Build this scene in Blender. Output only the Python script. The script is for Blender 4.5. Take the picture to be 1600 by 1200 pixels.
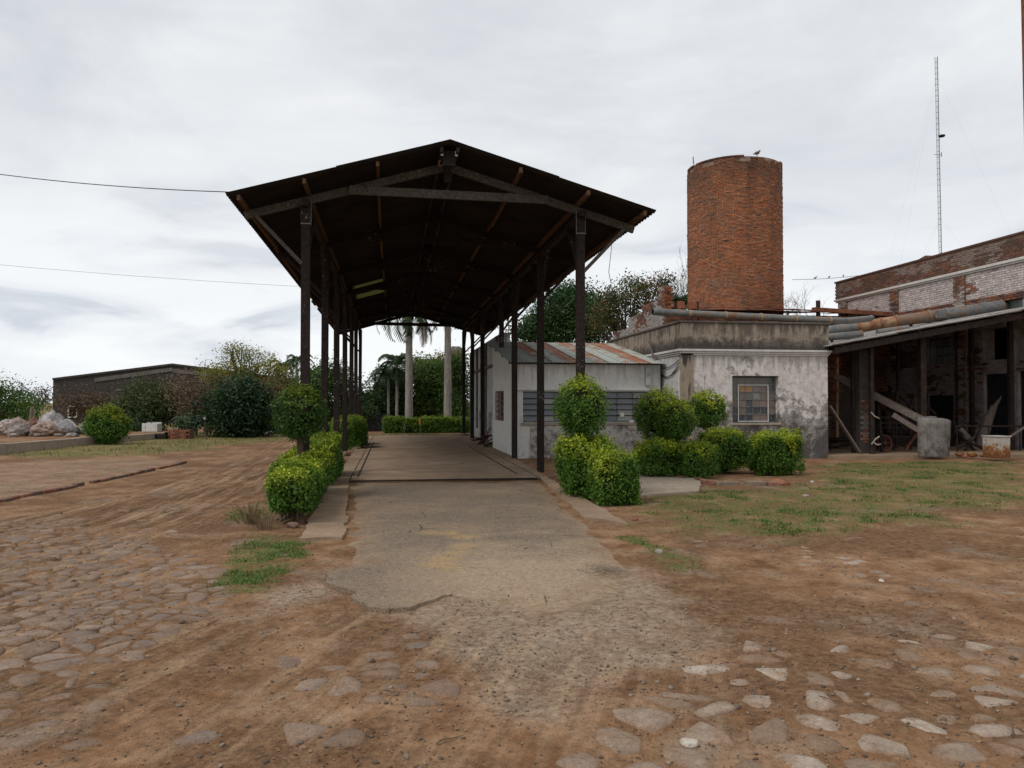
import bpy, bmesh, math, random
import numpy as np
from mathutils import Vector, Matrix
for _o in list(bpy.data.objects): bpy.data.objects.remove(_o)
random.seed(7); rng = np.random.default_rng(7)
SC = bpy.context.scene; COL = SC.collection
R = math.radians

# ---------------------------------------------------------------- camera
EYE = 1.6; YAW = R(8.9); PITCH = R(1.38); F = 1200.0
cam_d = bpy.data.cameras.new('camera'); cam = bpy.data.objects.new('camera', cam_d); COL.objects.link(cam)
cam.location = (0, 0, EYE); cam.rotation_euler = (R(90) + PITCH, 0, -YAW)
cam_d.sensor_width = 36.0; cam_d.lens = 27.0; cam_d.clip_start = 0.05; cam_d.clip_end = 3000
SC.camera = cam
# ---------------------------------------------------------------- light
SUN_EL = R(52); SUN_AZ = R(-118)          # azimuth measured from +Y towards +X
sun_d = bpy.data.lights.new('sun', 'SUN'); sun = bpy.data.objects.new('sun', sun_d); COL.objects.link(sun)
sun_d.energy = 1.35; sun_d.angle = R(18); sun_d.color = (1.0, 0.965, 0.92)
sun.rotation_euler = Vector((math.sin(SUN_AZ)*math.cos(SUN_EL), math.cos(SUN_AZ)*math.cos(SUN_EL), math.sin(SUN_EL))).to_track_quat('Z', 'Y').to_euler()
world = bpy.data.worlds.new('World'); SC.world = world; world.use_nodes = True
SC.view_settings.view_transform = 'Standard'; SC.view_settings.look = 'None'
SC.view_settings.exposure = 0.1; SC.view_settings.gamma = 1.0; SC.view_settings.use_curve_mapping = False
SC.cycles.max_bounces = 6; SC.cycles.transparent_max_bounces = 8
SC.cycles.use_denoising = True

class NT:
    def __init__(s, tree): s.t = tree; s.n = tree.nodes; s.l = tree.links
    def node(s, typ, **kw):
        nd = s.n.new(typ)
        for k, v in kw.items(): setattr(nd, k, v)
        return nd
    def put(s, sock, v):
        if isinstance(v, bpy.types.NodeSocket): s.l.new(v, sock)
        elif isinstance(v, (tuple, list)):
            v = tuple(v)
            if len(sock.default_value) == 4 and len(v) == 3: v = v + (1,)
            sock.default_value = v
        else: sock.default_value = v
    def pos(s, sc=(1, 1, 1), rot=(0, 0, 0), loc=(0, 0, 0)):
        g = s.node('ShaderNodeNewGeometry'); m = s.node('ShaderNodeMapping')
        s.l.new(g.outputs['Position'], m.inputs[0]); m.inputs['Scale'].default_value = sc
        m.inputs['Rotation'].default_value = rot; m.inputs['Location'].default_value = loc
        return m.outputs[0]
    def noise(s, vec, scale, detail=4, rough=.55, dist=0):
        nd = s.node('ShaderNodeTexNoise'); s.put(nd.inputs['Vector'], vec)
        nd.inputs['Scale'].default_value = scale; nd.inputs['Detail'].default_value = detail
        nd.inputs['Roughness'].default_value = rough; nd.inputs['Distortion'].default_value = dist
        return nd.outputs[0]
    def voro(s, vec, scale, feature='F1', out=0, rnd=1):
        nd = s.node('ShaderNodeTexVoronoi', feature=feature); s.put(nd.inputs['Vector'], vec)
        nd.inputs['Scale'].default_value = scale
        nd.inputs['Randomness'].default_value = rnd
        return nd.outputs[out]
    def ramp(s, fac, stops, interp='LINEAR'):
        nd = s.node('ShaderNodeValToRGB'); s.put(nd.inputs[0], fac); cr = nd.color_ramp; cr.interpolation = interp
        while len(cr.elements) < len(stops): cr.elements.new(.5)
        for e, (p, c) in zip(cr.elements, stops):
            e.position = p; e.color = (c, c, c, 1) if isinstance(c, (int, float)) else tuple(c) + (1,)
        return nd.outputs[0]
    def mix(s, fac, a, b, mode='MIX'):
        nd = s.node('ShaderNodeMix', data_type='RGBA', blend_type=mode)
        s.put(nd.inputs[0], fac); s.put(nd.inputs[6], a); s.put(nd.inputs[7], b); return nd.outputs[2]
    def m(s, op, a, b=None, clamp=False):
        nd = s.node('ShaderNodeMath', operation=op, use_clamp=clamp); s.put(nd.inputs[0], a)
        if b is not None: s.put(nd.inputs[1], b)
        return nd.outputs[0]
    def attr(s, name, out=0):
        nd = s.node('ShaderNodeAttribute', attribute_name=name); return nd.outputs[out]
    def sep(s, v):
        nd = s.node('ShaderNodeSeparateXYZ'); s.put(nd.inputs[0], v); return nd.outputs
    def bump(s, h, dist=.01, strength=1, nrm=None):
        nd = s.node('ShaderNodeBump'); s.put(nd.inputs['Height'], h); nd.inputs['Distance'].default_value = dist
        nd.inputs['Strength'].default_value = strength
        if nrm is not None: s.l.new(nrm, nd.inputs['Normal'])
        return nd.outputs[0]

def mat(name, fn):
    m = bpy.data.materials.new(name); m.use_nodes = True; nt = NT(m.node_tree); nt.n.clear()
    out = nt.node('ShaderNodeOutputMaterial'); b = nt.node('ShaderNodeBsdfPrincipled')
    b.inputs['Specular IOR Level'].default_value = .25
    r = fn(nt)
    nt.put(b.inputs['Base Color'], r['c'])
    nt.put(b.inputs['Roughness'], r.get('r', .85))
    if 'm' in r: nt.put(b.inputs['Metallic'], r['m'])
    if 'n' in r: nt.put(b.inputs['Normal'], r['n'])
    if 's' in r: nt.put(b.inputs['Specular IOR Level'], r['s'])
    if 't' in r:
        tr = nt.node('ShaderNodeBsdfTranslucent'); nt.put(tr.inputs[0], r['tc'] if 'tc' in r else r['c'])
        ms = nt.node('ShaderNodeMixShader'); ms.inputs[0].default_value = r['t']
        nt.l.new(b.outputs[0], ms.inputs[1]); nt.l.new(tr.outputs[0], ms.inputs[2]); nt.l.new(ms.outputs[0], out.inputs[0])
    else: nt.l.new(b.outputs[0], out.inputs[0])
    return m

# overcast sky: Nishita almost covered by a cloud layer
w = NT(world.node_tree); w.n.clear()
_o = w.node('ShaderNodeOutputWorld'); _b = w.node('ShaderNodeBackground'); _b.inputs[1].default_value = .112
sky = w.node('ShaderNodeTexSky', sky_type='NISHITA', sun_disc=False)
sky.sun_elevation = SUN_EL; sky.sun_rotation = SUN_AZ
tc = w.node('ShaderNodeTexCoord').outputs['Generated']
mp = w.node('ShaderNodeMapping'); w.l.new(tc, mp.inputs[0]); mp.inputs['Scale'].default_value = (1, 1, 2.3)
n1 = w.noise(mp.outputs[0], 2.1, 8, .58, .5)
mp2 = w.node('ShaderNodeMapping'); w.l.new(tc, mp2.inputs[0]); mp2.inputs['Scale'].default_value = (1, 1, 3.6); mp2.inputs['Location'].default_value = (3.1, 1.7, .4)
n2 = w.noise(mp2.outputs[0], 5.0, 6, .5, .5)
zz = w.sep(tc)[2]
low = w.ramp(zz, [(0.0, 1.0), (.09, .8), (.30, 0.12), (1, 0)])
cl = w.ramp(n1, [(.30, (5.2/9, 5.45/9, 5.85/9)), (.45, (6.1/9, 6.3/9, 6.6/9)), (.56, (6.8/9, 6.95/9, 7.15/9)), (.68, (7.6/9, 7.7/9, 7.8/9))])
lowcl = w.ramp(n2, [(.36, (5.3/9, 5.7/9, 6.3/9)), (.44, (7.3/9, 7.6/9, 8.0/9)), (.56, (8.6/9, 8.75/9, 8.85/9))])
c = w.mix(low, cl, lowcl)
c = w.mix(1.0, c, (9.0, 9.0, 9.0), 'MULTIPLY')
c = w.mix(.94, sky.outputs[0], c)
w.l.new(c, _b.inputs[0]); w.l.new(_b.outputs[0], _o.inputs[0])

# ---------------------------------------------------------------- unprojection of measured photo points on to real planes
_fw = np.array((math.sin(YAW)*math.cos(PITCH), math.cos(YAW)*math.cos(PITCH), math.sin(PITCH)))
_rt = np.array((math.cos(YAW), -math.sin(YAW), 0)); _up = np.cross(_rt, _fw)
def ray(px, py): return F*_fw + (px-800)*_rt + (600-py)*_up
def atY(px, py, Y):
    r = ray(px, py); t = Y/r[1]; return Vector((r[0]*t, Y, EYE + r[2]*t))
def atX(px, py, X):
    r = ray(px, py); t = X/r[0]; return Vector((X, r[1]*t, EYE + r[2]*t))
def atD(px, py, D):                       # at depth D along the view axis
    r = ray(px, py)/F*D; return Vector((r[0], r[1], EYE + r[2]))
def G(px, py, z=0.0):
    r = ray(px, py); t = (z-EYE)/r[2]; return Vector((r[0]*t, r[1]*t, z))

# ---------------------------------------------------------------- numpy noise
def _h(ix, iy, s):
    h = (ix*374761393 + iy*668265263 + s*144269504) & 0xffffffff
    h = ((h ^ (h >> 13))*1274126177) & 0xffffffff
    return ((h ^ (h >> 16)) & 0xffffffff)/4294967296.0
def vn(x, y, s=0):
    x = np.asarray(x, float); y = np.asarray(y, float)
    ix = np.floor(x).astype(np.int64); iy = np.floor(y).astype(np.int64); fx = x-ix; fy = y-iy
    fx = fx*fx*(3-2*fx); fy = fy*fy*(3-2*fy)
    a = _h(ix, iy, s); b = _h(ix+1, iy, s); c = _h(ix, iy+1, s); d = _h(ix+1, iy+1, s)
    return (a*(1-fx)+b*fx)*(1-fy) + (c*(1-fx)+d*fx)*fy
def fbm(x, y, o=4, s=0):
    t = 0; a = 1; n = 0
    for i in range(o):
        t = t + a*vn(x*2**i, y*2**i, s+i*17); n += a; a *= .5
    return t/n
def sstep(a, b, x): t = np.clip((x-a)/(b-a), 0, 1); return t*t*(3-2*t)
def polysd(poly, x, y):                   # signed distance, negative inside
    x = np.asarray(x, float); y = np.asarray(y, float); d = np.full(x.shape, 1e9); ins = np.zeros(x.shape, bool)
    n = len(poly)
    for i in range(n):
        ax, ay = poly[i][:2]; bx, by = poly[(i+1) % n][:2]; ex, ey = bx-ax, by-ay
        t = np.clip(((x-ax)*ex+(y-ay)*ey)/(ex*ex+ey*ey+1e-12), 0, 1)
        d = np.minimum(d, np.hypot(x-ax-ex*t, y-ay-ey*t))
        c = ((ay > y) != (by > y)) & (x < (bx-ax)*(y-ay)/((by-ay) if by != ay else 1e-12)+ax)
        ins ^= c
    return np.where(ins, -d, d)
def PG(pts): return [G(*p)[:2] for p in pts]

# ---------------------------------------------------------------- object helpers
def tag(o, label=None, cat=None, group=None, kind=None):
    if label: o['label'] = label
    if cat: o['category'] = cat
    if group: o['group'] = group
    if kind: o['kind'] = kind
    return o
def thing(name, label, cat, loc=(0, 0, 0), group=None):
    o = bpy.data.objects.new(name, None); COL.objects.link(o); o.location = loc; o.empty_display_size = .2
    return tag(o, label, cat, group)
def origin(o):
    v = Vector((0, 0, 0))
    while o is not None: v += o.location; o = o.parent
    return v
def link(name, me, m, parent=None, loc=None, kind=None):
    o = bpy.data.objects.new(name, me); COL.objects.link(o)
    if m is not None and len(me.materials) == 0: me.materials.append(m)
    if parent is not None: o.parent = parent
    if loc is not None: o.location = loc
    if kind: o['kind'] = kind
    return o
def copy_tree(o, parent=None):
    c = o.copy(); COL.objects.link(c)
    c.parent = parent
    for ch in list(o.children): copy_tree(ch, c)
    return c

class MB:
    def __init__(s): s.v = []; s.f = []; s.c = []; s.cur = (1, 1, 1); s.sm = []; s.smooth = False
    def add(s, vs, fs):
        k = len(s.v); s.v += [tuple(v) for v in vs]; s.c += [s.cur]*len(vs)
        s.f += [tuple(i+k for i in f) for f in fs]; s.sm += [s.smooth]*len(fs); return s
    def box(s, x0, x1, y0, y1, z0, z1):
        return s.add([(x0,y0,z0),(x1,y0,z0),(x1,y1,z0),(x0,y1,z0),(x0,y0,z1),(x1,y0,z1),(x1,y1,z1),(x0,y1,z1)],
                     [(0,3,2,1),(4,5,6,7),(0,1,5,4),(1,2,6,5),(2,3,7,6),(3,0,4,7)])
    def beam(s, a, b, w, h, up=(0, 0, 1), bend=0):
        a = Vector(a); b = Vector(b); d = (b-a).normalized(); u = Vector(up)
        if abs(d.dot(u)) > .95: u = Vector((1, 0, 0))
        r = d.cross(u).normalized(); u = r.cross(d).normalized(); vs = []
        for p in (a, b):
            for sx, sy in ((-1,-1),(1,-1),(1,1),(-1,1)): vs.append(p + r*(sx*w/2) + u*(sy*h/2))
        return s.add(vs, [(0,3,2,1),(4,5,6,7),(0,1,5,4),(1,2,6,5),(2,3,7,6),(3,0,4,7)])
    def tube(s, pts, rad, seg=8, cap=True):
        pts = [Vector(p) for p in pts]; n = len(pts)
        if not isinstance(rad, (list, tuple)): rad = [rad]*n
        vs = []; fs = []; ref = None
        for i, p in enumerate(pts):
            d = (pts[min(i+1, n-1)] - pts[max(i-1, 0)])
            d = d.normalized() if d.length > 1e-9 else Vector((0, 0, 1))
            if ref is None: ref = Vector((0, 0, 1)) if abs(d.z) < .9 else Vector((1, 0, 0))
            r = d.cross(ref); r = r.normalized() if r.length > 1e-6 else Vector((1,0,0)); u = r.cross(d).normalized(); ref = u
            for k in range(seg):
                a = 2*math.pi*k/seg; vs.append(p + (r*math.cos(a) + u*math.sin(a))*rad[i])
        for i in range(n-1):
            for k in range(seg):
                a = i*seg+k; b = i*seg+(k+1) % seg; fs.append((a, b, b+seg, a+seg))
        sm = s.smooth; s.smooth = True; s.add(vs, fs); s.smooth = sm
        if cap:
            s.add(vs[:seg], [tuple(range(seg))[::-1]]); s.add(vs[-seg:], [tuple(range(seg))])
        return s
    def prism(s, poly, z0, z1):
        n = len(poly); vs = [(p[0], p[1], z0) for p in poly] + [(p[0], p[1], z1) for p in poly]
        return s.add(vs, [tuple(range(n))[::-1], tuple(range(n, 2*n))] + [(i, (i+1) % n, (i+1) % n+n, i+n) for i in range(n)])
    def lathe(s, cx, cy, prof, seg=24, z0=0):
        vs = []; fs = []
        for r, z in prof:
            for k in range(seg): a = 2*math.pi*k/seg; vs.append((cx+r*math.cos(a), cy+r*math.sin(a), z0+z))
        for i in range(len(prof)-1):
            for k in range(seg): a = i*seg+k; b = i*seg+(k+1) % seg; fs.append((a, b, b+seg, a+seg))
        sm = s.smooth; s.smooth = True; s.add(vs, fs); s.smooth = sm; return s
    def build(s, name, m, parent=None, kind=None, bevel=0, jitter=0):
        org = origin(parent) if parent is not None else Vector((0, 0, 0))
        me = bpy.data.meshes.new(name)
        vs = [(v[0]-org.x, v[1]-org.y, v[2]-org.z) for v in s.v]
        me.from_pydata(vs, [], s.f); me.polygons.foreach_set('use_smooth', s.sm)
        at = me.color_attributes.new('Col', 'FLOAT_COLOR', 'POINT')
        at.data.foreach_set('color', np.array([tuple(c[:3])+(1,) for c in s.c], float).ravel())
        if bevel:
            bm = bmesh.new(); bm.from_mesh(me); bmesh.ops.bevel(bm, geom=bm.edges[:], offset=bevel, segments=1, affect='EDGES', clamp_overlap=True); bm.to_mesh(me); bm.free()
        me.update()
        return link(name, me, m, parent, kind=kind)

def quads(name, V, C, m, parent=None, kind=None, smooth=False):
    """V (n,4,3) world quads, C (n,3) colours -> one mesh"""
    org = np.array(origin(parent)) if parent is not None else np.zeros(3)
    n = len(V); me = bpy.data.meshes.new(name)
    me.vertices.add(n*4); me.vertices.foreach_set('co', (V.reshape(-1, 3)-org).astype(np.float32).ravel())
    me.loops.add(n*4); me.loops.foreach_set('vertex_index', np.arange(n*4, dtype=np.int32))
    me.polygons.add(n); me.polygons.foreach_set('loop_start', np.arange(n, dtype=np.int32)*4)
    me.polygons.foreach_set('loop_total', np.full(n, 4, np.int32))
    me.update(calc_edges=True)
    at = me.color_attributes.new('Col', 'FLOAT_COLOR', 'POINT')
    C4 = np.ones((n, 4, 4)); C4[:, :, :3] = C[:, None, :]; at.data.foreach_set('color', C4.ravel())
    return link(name, me, m, parent, kind=kind)

def unit(a): return a/np.maximum(np.linalg.norm(a, axis=-1, keepdims=True), 1e-9)
def leafV(P, N, L, W):
    n = len(P); t = rng.normal(size=(n, 3)); N = unit(N); t = unit(t - (t*N).sum(1, keepdims=True)*N); b = np.cross(N, t)
    L = np.asarray(L).reshape(-1, 1)*np.ones((n, 1)); W = np.asarray(W).reshape(-1, 1)*np.ones((n, 1))
    return np.stack([P-t*L*.5, P+b*W*.5+N*L*.06, P+t*L*.5, P-b*W*.5+N*L*.06], 1)
def boxes(C, U, Vv, N, col, name, m, parent, kind):
    """many small boxes: centre C, half axes U,Vv,N all (n,3); five faces"""
    c = lambda a, b, d: C + a*U + b*Vv + d*N
    F_ = [np.stack([c(-1,-1,1), c(1,-1,1), c(1,1,1), c(-1,1,1)], 1), np.stack([c(-1,1,1), c(1,1,1), c(1,1,-1), c(-1,1,-1)], 1),
          np.stack([c(-1,-1,-1), c(1,-1,-1), c(1,-1,1), c(-1,-1,1)], 1), np.stack([c(1,-1,1), c(1,-1,-1), c(1,1,-1), c(1,1,1)], 1),
          np.stack([c(-1,-1,-1), c(-1,-1,1), c(-1,1,1), c(-1,1,-1)], 1)]
    return quads(name, np.concatenate(F_), np.concatenate([col]*5), m, parent, kind)
def lerp(a, b, t): t = np.asarray(t).reshape(-1, 1); return np.array(a)*(1-t)+np.array(b)*t
# ---------------------------------------------------------------- materials
def _attr_mat(name, nscale=6, var=.35, rough=.85, bd=.004, t=None, spec=.25, stretch=(1, 1, 1)):
    def fn(n):
        p = n.pos(stretch); a = n.attr('Col'); q = n.noise(p, nscale, 5, .6)
        c = n.mix(1, a, n.ramp(q, [(.25, 1-var), (.75, 1+var*.5)]), 'MULTIPLY')
        r = {'c': c, 'r': rough, 'n': n.bump(n.noise(p, nscale*3, 4, .6), bd), 's': spec}
        if t: r['t'] = t
        return r
    return mat(name, fn)
M = {}
M['brick'] = _attr_mat('brick_faces', 9, .45, .9, .006)
def _stone(n):
    P = n.pos(); a = n.attr('Col'); c = n.mix(1, a, n.ramp(n.noise(P, 9, 6, .7), [(.3, .72), (.7, 1.18)]), 'MULTIPLY')
    d = n.noise(P, 6, 7, .75, .4); c = n.mix(n.ramp(d, [(.48, 0), (.62, .75)]), c, n.ramp(n.noise(P, 15, 5, .7), [(.35, (.19, .108, .06)), (.65, (.33, .205, .125))]))
    g = n.noise(P, 60, 4, .75); c = n.mix(1, c, n.ramp(g, [(.3, .72), (.65, 1.12)]), 'MULTIPLY')
    return {'c': c, 'r': .95, 'n': n.bump(n.m('ADD', d, n.m('MULTIPLY', g, .5)), .018), 's': .08}
M['stone'] = mat('cobble_stone', _stone)
M['pebble'] = _attr_mat('pebble', 30, .2, .9, .003, spec=.15)
M['bark'] = _attr_mat('bark', 8, .5, .95, .01, stretch=(1, 1, .3))
M['paint'] = _attr_mat('plain_painted', 5, .3, .7, .002)
M['cloth'] = _attr_mat('sack_cloth', 6, .35, .9, .01)
def leafmat(name, t, var=.3, rough=.55):
    def fn(n):
        a = n.attr('Col'); c = n.mix(1, a, n.ramp(n.noise(n.pos(), 40, 2), [(.3, 1-var), (.7, 1+var)]), 'MULTIPLY')
        return {'c': c, 'r': rough, 't': t, 's': .3}
    return mat(name, fn)
M['leaf'] = leafmat('leaf', .3); M['grass'] = leafmat('grass_blade', .25, rough=.8)
M['dryleaf'] = leafmat('dry_twig_leaf', .1, rough=.9)

def _wood(dark, light, lich):
    def fn(n):
        g = n.noise(n.pos((9, 9, 9)), 2.2, 6, .65, .6); q = n.noise(n.pos(), 1.3, 3)
        c = n.ramp(g, [(.3, dark), (.7, light)])
        c = n.mix(n.ramp(n.m('MULTIPLY', n.noise(n.pos(), 24, 3, .6), n.ramp(q, [(.35, .7), (.65, 1.05)])), [(.60, 0), (.68, lich)]), c, (.42, .43, .38))
        return {'c': c, 'r': .9, 'n': n.bump(g, .006), 's': .1}
    return fn
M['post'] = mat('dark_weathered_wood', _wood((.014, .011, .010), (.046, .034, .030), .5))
M['beam'] = mat('grey_weathered_wood', _wood((.045, .038, .032), (.125, .108, .092), .35))
M['purlin'] = mat('reddish_wood', _wood((.06, .033, .020), (.15, .085, .048), .1))
M['log'] = mat('old_log', _wood((.11, .085, .07), (.25, .20, .17), .1))
M['darkmetal'] = mat('dark_rusty_metal', lambda n: {'c': n.ramp(n.noise(n.pos(), 6, 5, .6), [(.35, (.02, .016, .015)), (.6, (.045, .028, .022)), (.75, (.11, .05, .028))]), 'r': .7, 'm': .2})
M['black'] = mat('black_tarp', lambda n: {'c': (.012, .012, .014), 'r': .6})
M['cable'] = mat('cable', lambda n: {'c': (.03, .03, .03), 'r': .6})
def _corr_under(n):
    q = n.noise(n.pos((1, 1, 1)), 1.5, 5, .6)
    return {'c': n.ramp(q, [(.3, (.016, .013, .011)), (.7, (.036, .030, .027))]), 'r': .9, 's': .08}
M['canopysheet'] = mat('darkened_fibre_cement_sheet', _corr_under)  # sheets coloured near black to deepen the shade beneath the canopy
M['translucent'] = mat('yellowed_translucent_sheet', lambda n: {'c': (.30, .31, .16), 'r': .6, 't': .5})
def _corr_rust(n):
    a = n.attr('Col', 2); p = n.pos((1, .45, .45)); q = n.noise(p, 3.2, 6, .65)
    z = n.m('ADD', n.m('MULTIPLY', q, .9), n.m('SUBTRACT', a, .5))
    c = n.ramp(z, [(.40, (.34, .36, .32)), (.52, (.27, .24, .19)), (.60, (.30, .115, .05)), (.8, (.19, .06, .028))])
    return {'c': c, 'r': .65, 'm': .15, 'n': n.bump(n.noise(n.pos(), 30, 3), .002)}
M['rustsheet'] = mat('galvanised_rusty_sheet', _corr_rust)
def _rustroof(n):
    q = n.noise(n.pos(), 2.5, 6, .65)
    return {'c': n.ramp(q, [(.3, (.10, .035, .022)), (.55, (.21, .075, .04)), (.75, (.28, .15, .10))]), 'r': .8}
M['rustroof'] = mat('rusted_red_sheet', _rustroof)
M['shedsheet'] = mat('pale_old_sheet', lambda n: {'c': n.ramp(n.noise(n.pos(), 5, 5, .6), [(.3, (.16, .14, .125)), (.6, (.36, .34, .32)), (.8, (.23, .13, .09))]), 'r': .7})
def _pipe(n):
    q = n.noise(n.pos((1, 1, 1)), 4, 5, .6); a = n.attr('Col', 2)
    c = n.ramp(n.m('ADD', q, n.m('MULTIPLY', a, .5)), [(.40, (.125, .13, .128)), (.56, (.19, .19, .18)), (.68, (.20, .13, .085)), (.86, (.26, .10, .045)), (1, (.36, .24, .14))])
    return {'c': c, 'r': .55, 'm': .25}
M['pipe'] = mat('grey_pipe_paint_with_rust', _pipe)

def plaster(name, base, base2, z0, z1, amt, low=0, streak=0, ztop=99, brown=None):
    """painted plaster with mould: 'amt' overall, 'low' more of it near z0..z1, 'streak' run-off stains below ztop"""
    def fn(n):
        P = n.pos(); x = n.sep(P)
        a = n.noise(P, 1.1, 7, .66, .3); b = n.noise(P, 5.5, 6, .7, .4); cst = n.noise(n.pos((5, 5, .55)), 1.6, 5, .6)
        c = n.mix(n.ramp(b, [(.35, 0), (.7, 1)]), base, base2)
        if brown: c = n.mix(n.ramp(n.noise(P, .8, 5, .6), [(.42, 0), (.62, .9)]), c, brown)
        lowf = n.ramp(n.m('DIVIDE', n.m('SUBTRACT', x[2], z0), max(z1-z0, .01)), [(0, 1), (1, 0)])
        k = n.m('ADD', n.m('MULTIPLY', a, .5), n.m('MULTIPLY', b, .5))
        k = n.m('ADD', k, n.m('MULTIPLY', lowf, low)); k = n.m('ADD', k, amt)
        c = n.mix(n.ramp(k, [(.50, 0), (.565, .55), (.70, .92)]), c, (.055, .048, .044))
        if streak:
            tp = n.ramp(n.m('SUBTRACT', ztop, x[2]), [(0, 1), (.55, 0)])
            c = n.mix(n.m('MULTIPLY', n.ramp(n.m('ADD', cst, n.m('MULTIPLY', tp, .22)), [(.56, 0), (.68, 1)]), streak), c, (.035, .03, .028))
        return {'c': c, 'r': .9, 'n': n.bump(n.m('ADD', b, n.m('MULTIPLY', n.noise(P, 30, 3), .3)), .012), 's': .15}
    return mat(name, fn)
M['hutwall'] = plaster('white_hut_plaster', (.66, .65, .61), (.56, .55, .51), 0, .9, -.2, .2, .22, 2.75)
M['hutlow'] = plaster('peeled_low_plaster', (.50, .47, .43), (.30, .27, .24), 0, .95, -.02, .06)
M['annexwall'] = plaster('flaking_white_plaster', (.72, .68, .64), (.46, .40, .36), .2, 2.3, -.04, .27, .4, 3.0, None)
M['annexside'] = plaster('white_side_plaster', (.56, .56, .54), (.46, .44, .42), 0, 1.2, -.12, .1, .4, 3.2)
M['parapet'] = plaster('brown_stained_parapet', (.33, .275, .21), (.21, .17, .135), 3.1, 3.5, -.04, .32, .6, 3.95)
M['corner'] = plaster('brown_corner_plaster', (.36, .29, .215), (.25, .195, .15), 0, 1, -.05, .05, .9, 3.1)
M['cornice'] = plaster('white_cornice_plaster', (.62, .60, .56), (.48, .45, .42), 2.9, 3.2, -.16, .05)
M['concrete'] = plaster('old_concrete', (.36, .295, .23), (.26, .20, .15), 0, .5, -.14, .02)
M['palewall'] = plaster('far_white_wall', (.50, .50, .49), (.36, .36, .35), 0, 2, -.06, .05, .6, 4.2)
M['mouldwall'] = plaster('black_mouldy_wall', (.075, .063, .055), (.026, .023, .021), 0, 3, .03, .05)
M['greypier'] = plaster('grey_pier_plaster', (.22, .20, .18), (.12, .105, .095), 0, 2, -.04, .05, .4, 3)
M['mortar'] = mat('mortar', lambda n: {'c': n.ramp(n.noise(n.pos(), 4, 5), [(.3, (.13, .085, .06)), (.7, (.24, .17, .13))]), 'r': .95, 's': .1})
M['palemortar'] = mat('whitewashed_mortar', lambda n: {'c': n.ramp(n.noise(n.pos(), 5, 5), [(.3, (.20, .16, .14)), (.7, (.38, .34, .32))]), 'r': .95, 's': .1})
M['glass'] = mat('dusty_glass', lambda n: {'c': n.mix(n.ramp(n.noise(n.pos(), 9, 4), [(.35, 0), (.7, .35)]), n.attr('Col'), (.18, .18, .17)), 'r': .28, 's': .5})
M['frame'] = mat('grey_window_steel', lambda n: {'c': n.ramp(n.noise(n.pos(), 14, 4), [(.35, (.10, .10, .10)), (.7, (.24, .235, .225))]), 'r': .6})
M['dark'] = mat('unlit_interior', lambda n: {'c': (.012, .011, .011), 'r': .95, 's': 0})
M['navydoor'] = mat('navy_blue_paint', lambda n: {'c': n.ramp(n.noise(n.pos(), 3, 5), [(.3, (.012, .014, .020)), (.75, (.030, .034, .045))]), 'r': .7})
M['paper'] = mat('paper', lambda n: {'c': (.6, .6, .57), 'r': .8})
M['white'] = mat('white_porcelain', lambda n: {'c': (.62, .62, .58), 'r': .5})

# ---------------------------------------------------------------- ground
ASPH = PG([(541, 752), (851, 752), (880, 775), (905, 800), (948, 838), (985, 868), (1018, 895), (985, 912), (940, 945), (870, 960), (800, 950), (745, 930), (702, 926), (668, 938), (640, 951), (600, 957), (572, 951), (560, 930), (538, 921), (515, 912), (527, 880), (533, 835)])
KERBL = [(-1.07, 9.3), (-.56, 9.3), (-.86, 16.1), (-.86, 37.4), (-1.2, 37.4), (-1.2, 16.1)]
KERBR = [(2.62, 10.35), (3.05, 9.75), (3.62, 26.0), (3.62, 37.4), (3.22, 37.4), (3.1, 16.1)]
SLAB = [(-.83, 15.95), (3.05, 15.85), (3.19, 37.4), (-.83, 37.4)]
PAD = PG([(975, 776), (1092, 768), (1098, 738), (1000, 738), (990, 720), (930, 745)])
BUILT = [ASPH, KERBL, KERBR, SLAB, PAD]
GR1 = PG([(968, 800), (1080, 835), (1200, 842), (1330, 830), (1450, 806), (1600, 775), (1600, 722), (1290, 722), (1250, 755), (1100, 768), (1000, 775)])
GR1b = PG([(975, 838), (1060, 893), (1085, 872), (1000, 838)])
GR2 = PG([(392, 836), (372, 880), (300, 922), (400, 924), (470, 880), (485, 838)])
GR2b = PG([(345, 800), (410, 785), (425, 812), (360, 812)])
GR3 = PG([(-60, 706), (60, 716), (190, 712), (300, 705), (330, 698), (440, 689), (470, 677), (-60, 668)])
GR4 = PG([(610, 678), (735, 678), (735, 684), (560, 690), (520, 686)])
DUST1 = PG([(640, 955), (740, 900), (1010, 880), (1090, 1010), (1000, 1060), (860, 1100), (730, 1050)])
DUST2 = PG([(380, 935), (500, 905), (520, 925), (400, 960)])
SANDA = PG([(668, 828), (735, 838), (728, 862), (690, 890), (672, 885), (705, 858), (700, 845), (665, 838)])
SANDB = PG([(550, 755), (600, 752), (590, 765), (560, 769)])
SANDC = PG([(640, 684), (700, 684), (700, 690), (640, 690)])
ROAD = PG([(-300, 1000), (0, 820), (330, 730), (440, 690), (520, 686), (500, 710), (400, 800), (300, 860), (0, 1150), (-300, 1300)])
RAISED = PG([(-500, 815), (0, 778), (180, 748), (292, 722), (215, 714), (0, 722), (-500, 740)])
NEARR = PG([(-100, 1230), (100, 1010), (420, 940), (760, 960), (1150, 1030), (1300, 1230)])
def gmask(poly, x, y, w=.25, ns=1.6, amp=.6, s=5):
    return sstep(w, -w, polysd(poly, x, y) + (fbm(x*ns, y*ns, 4, s)-.5)*amp*2)
def rut_uv(x, y):
    return x-(.42*np.minimum(y, 8)+.42*2.5*(1-np.exp(-np.maximum(y-8, 0)/2.5))), y
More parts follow.
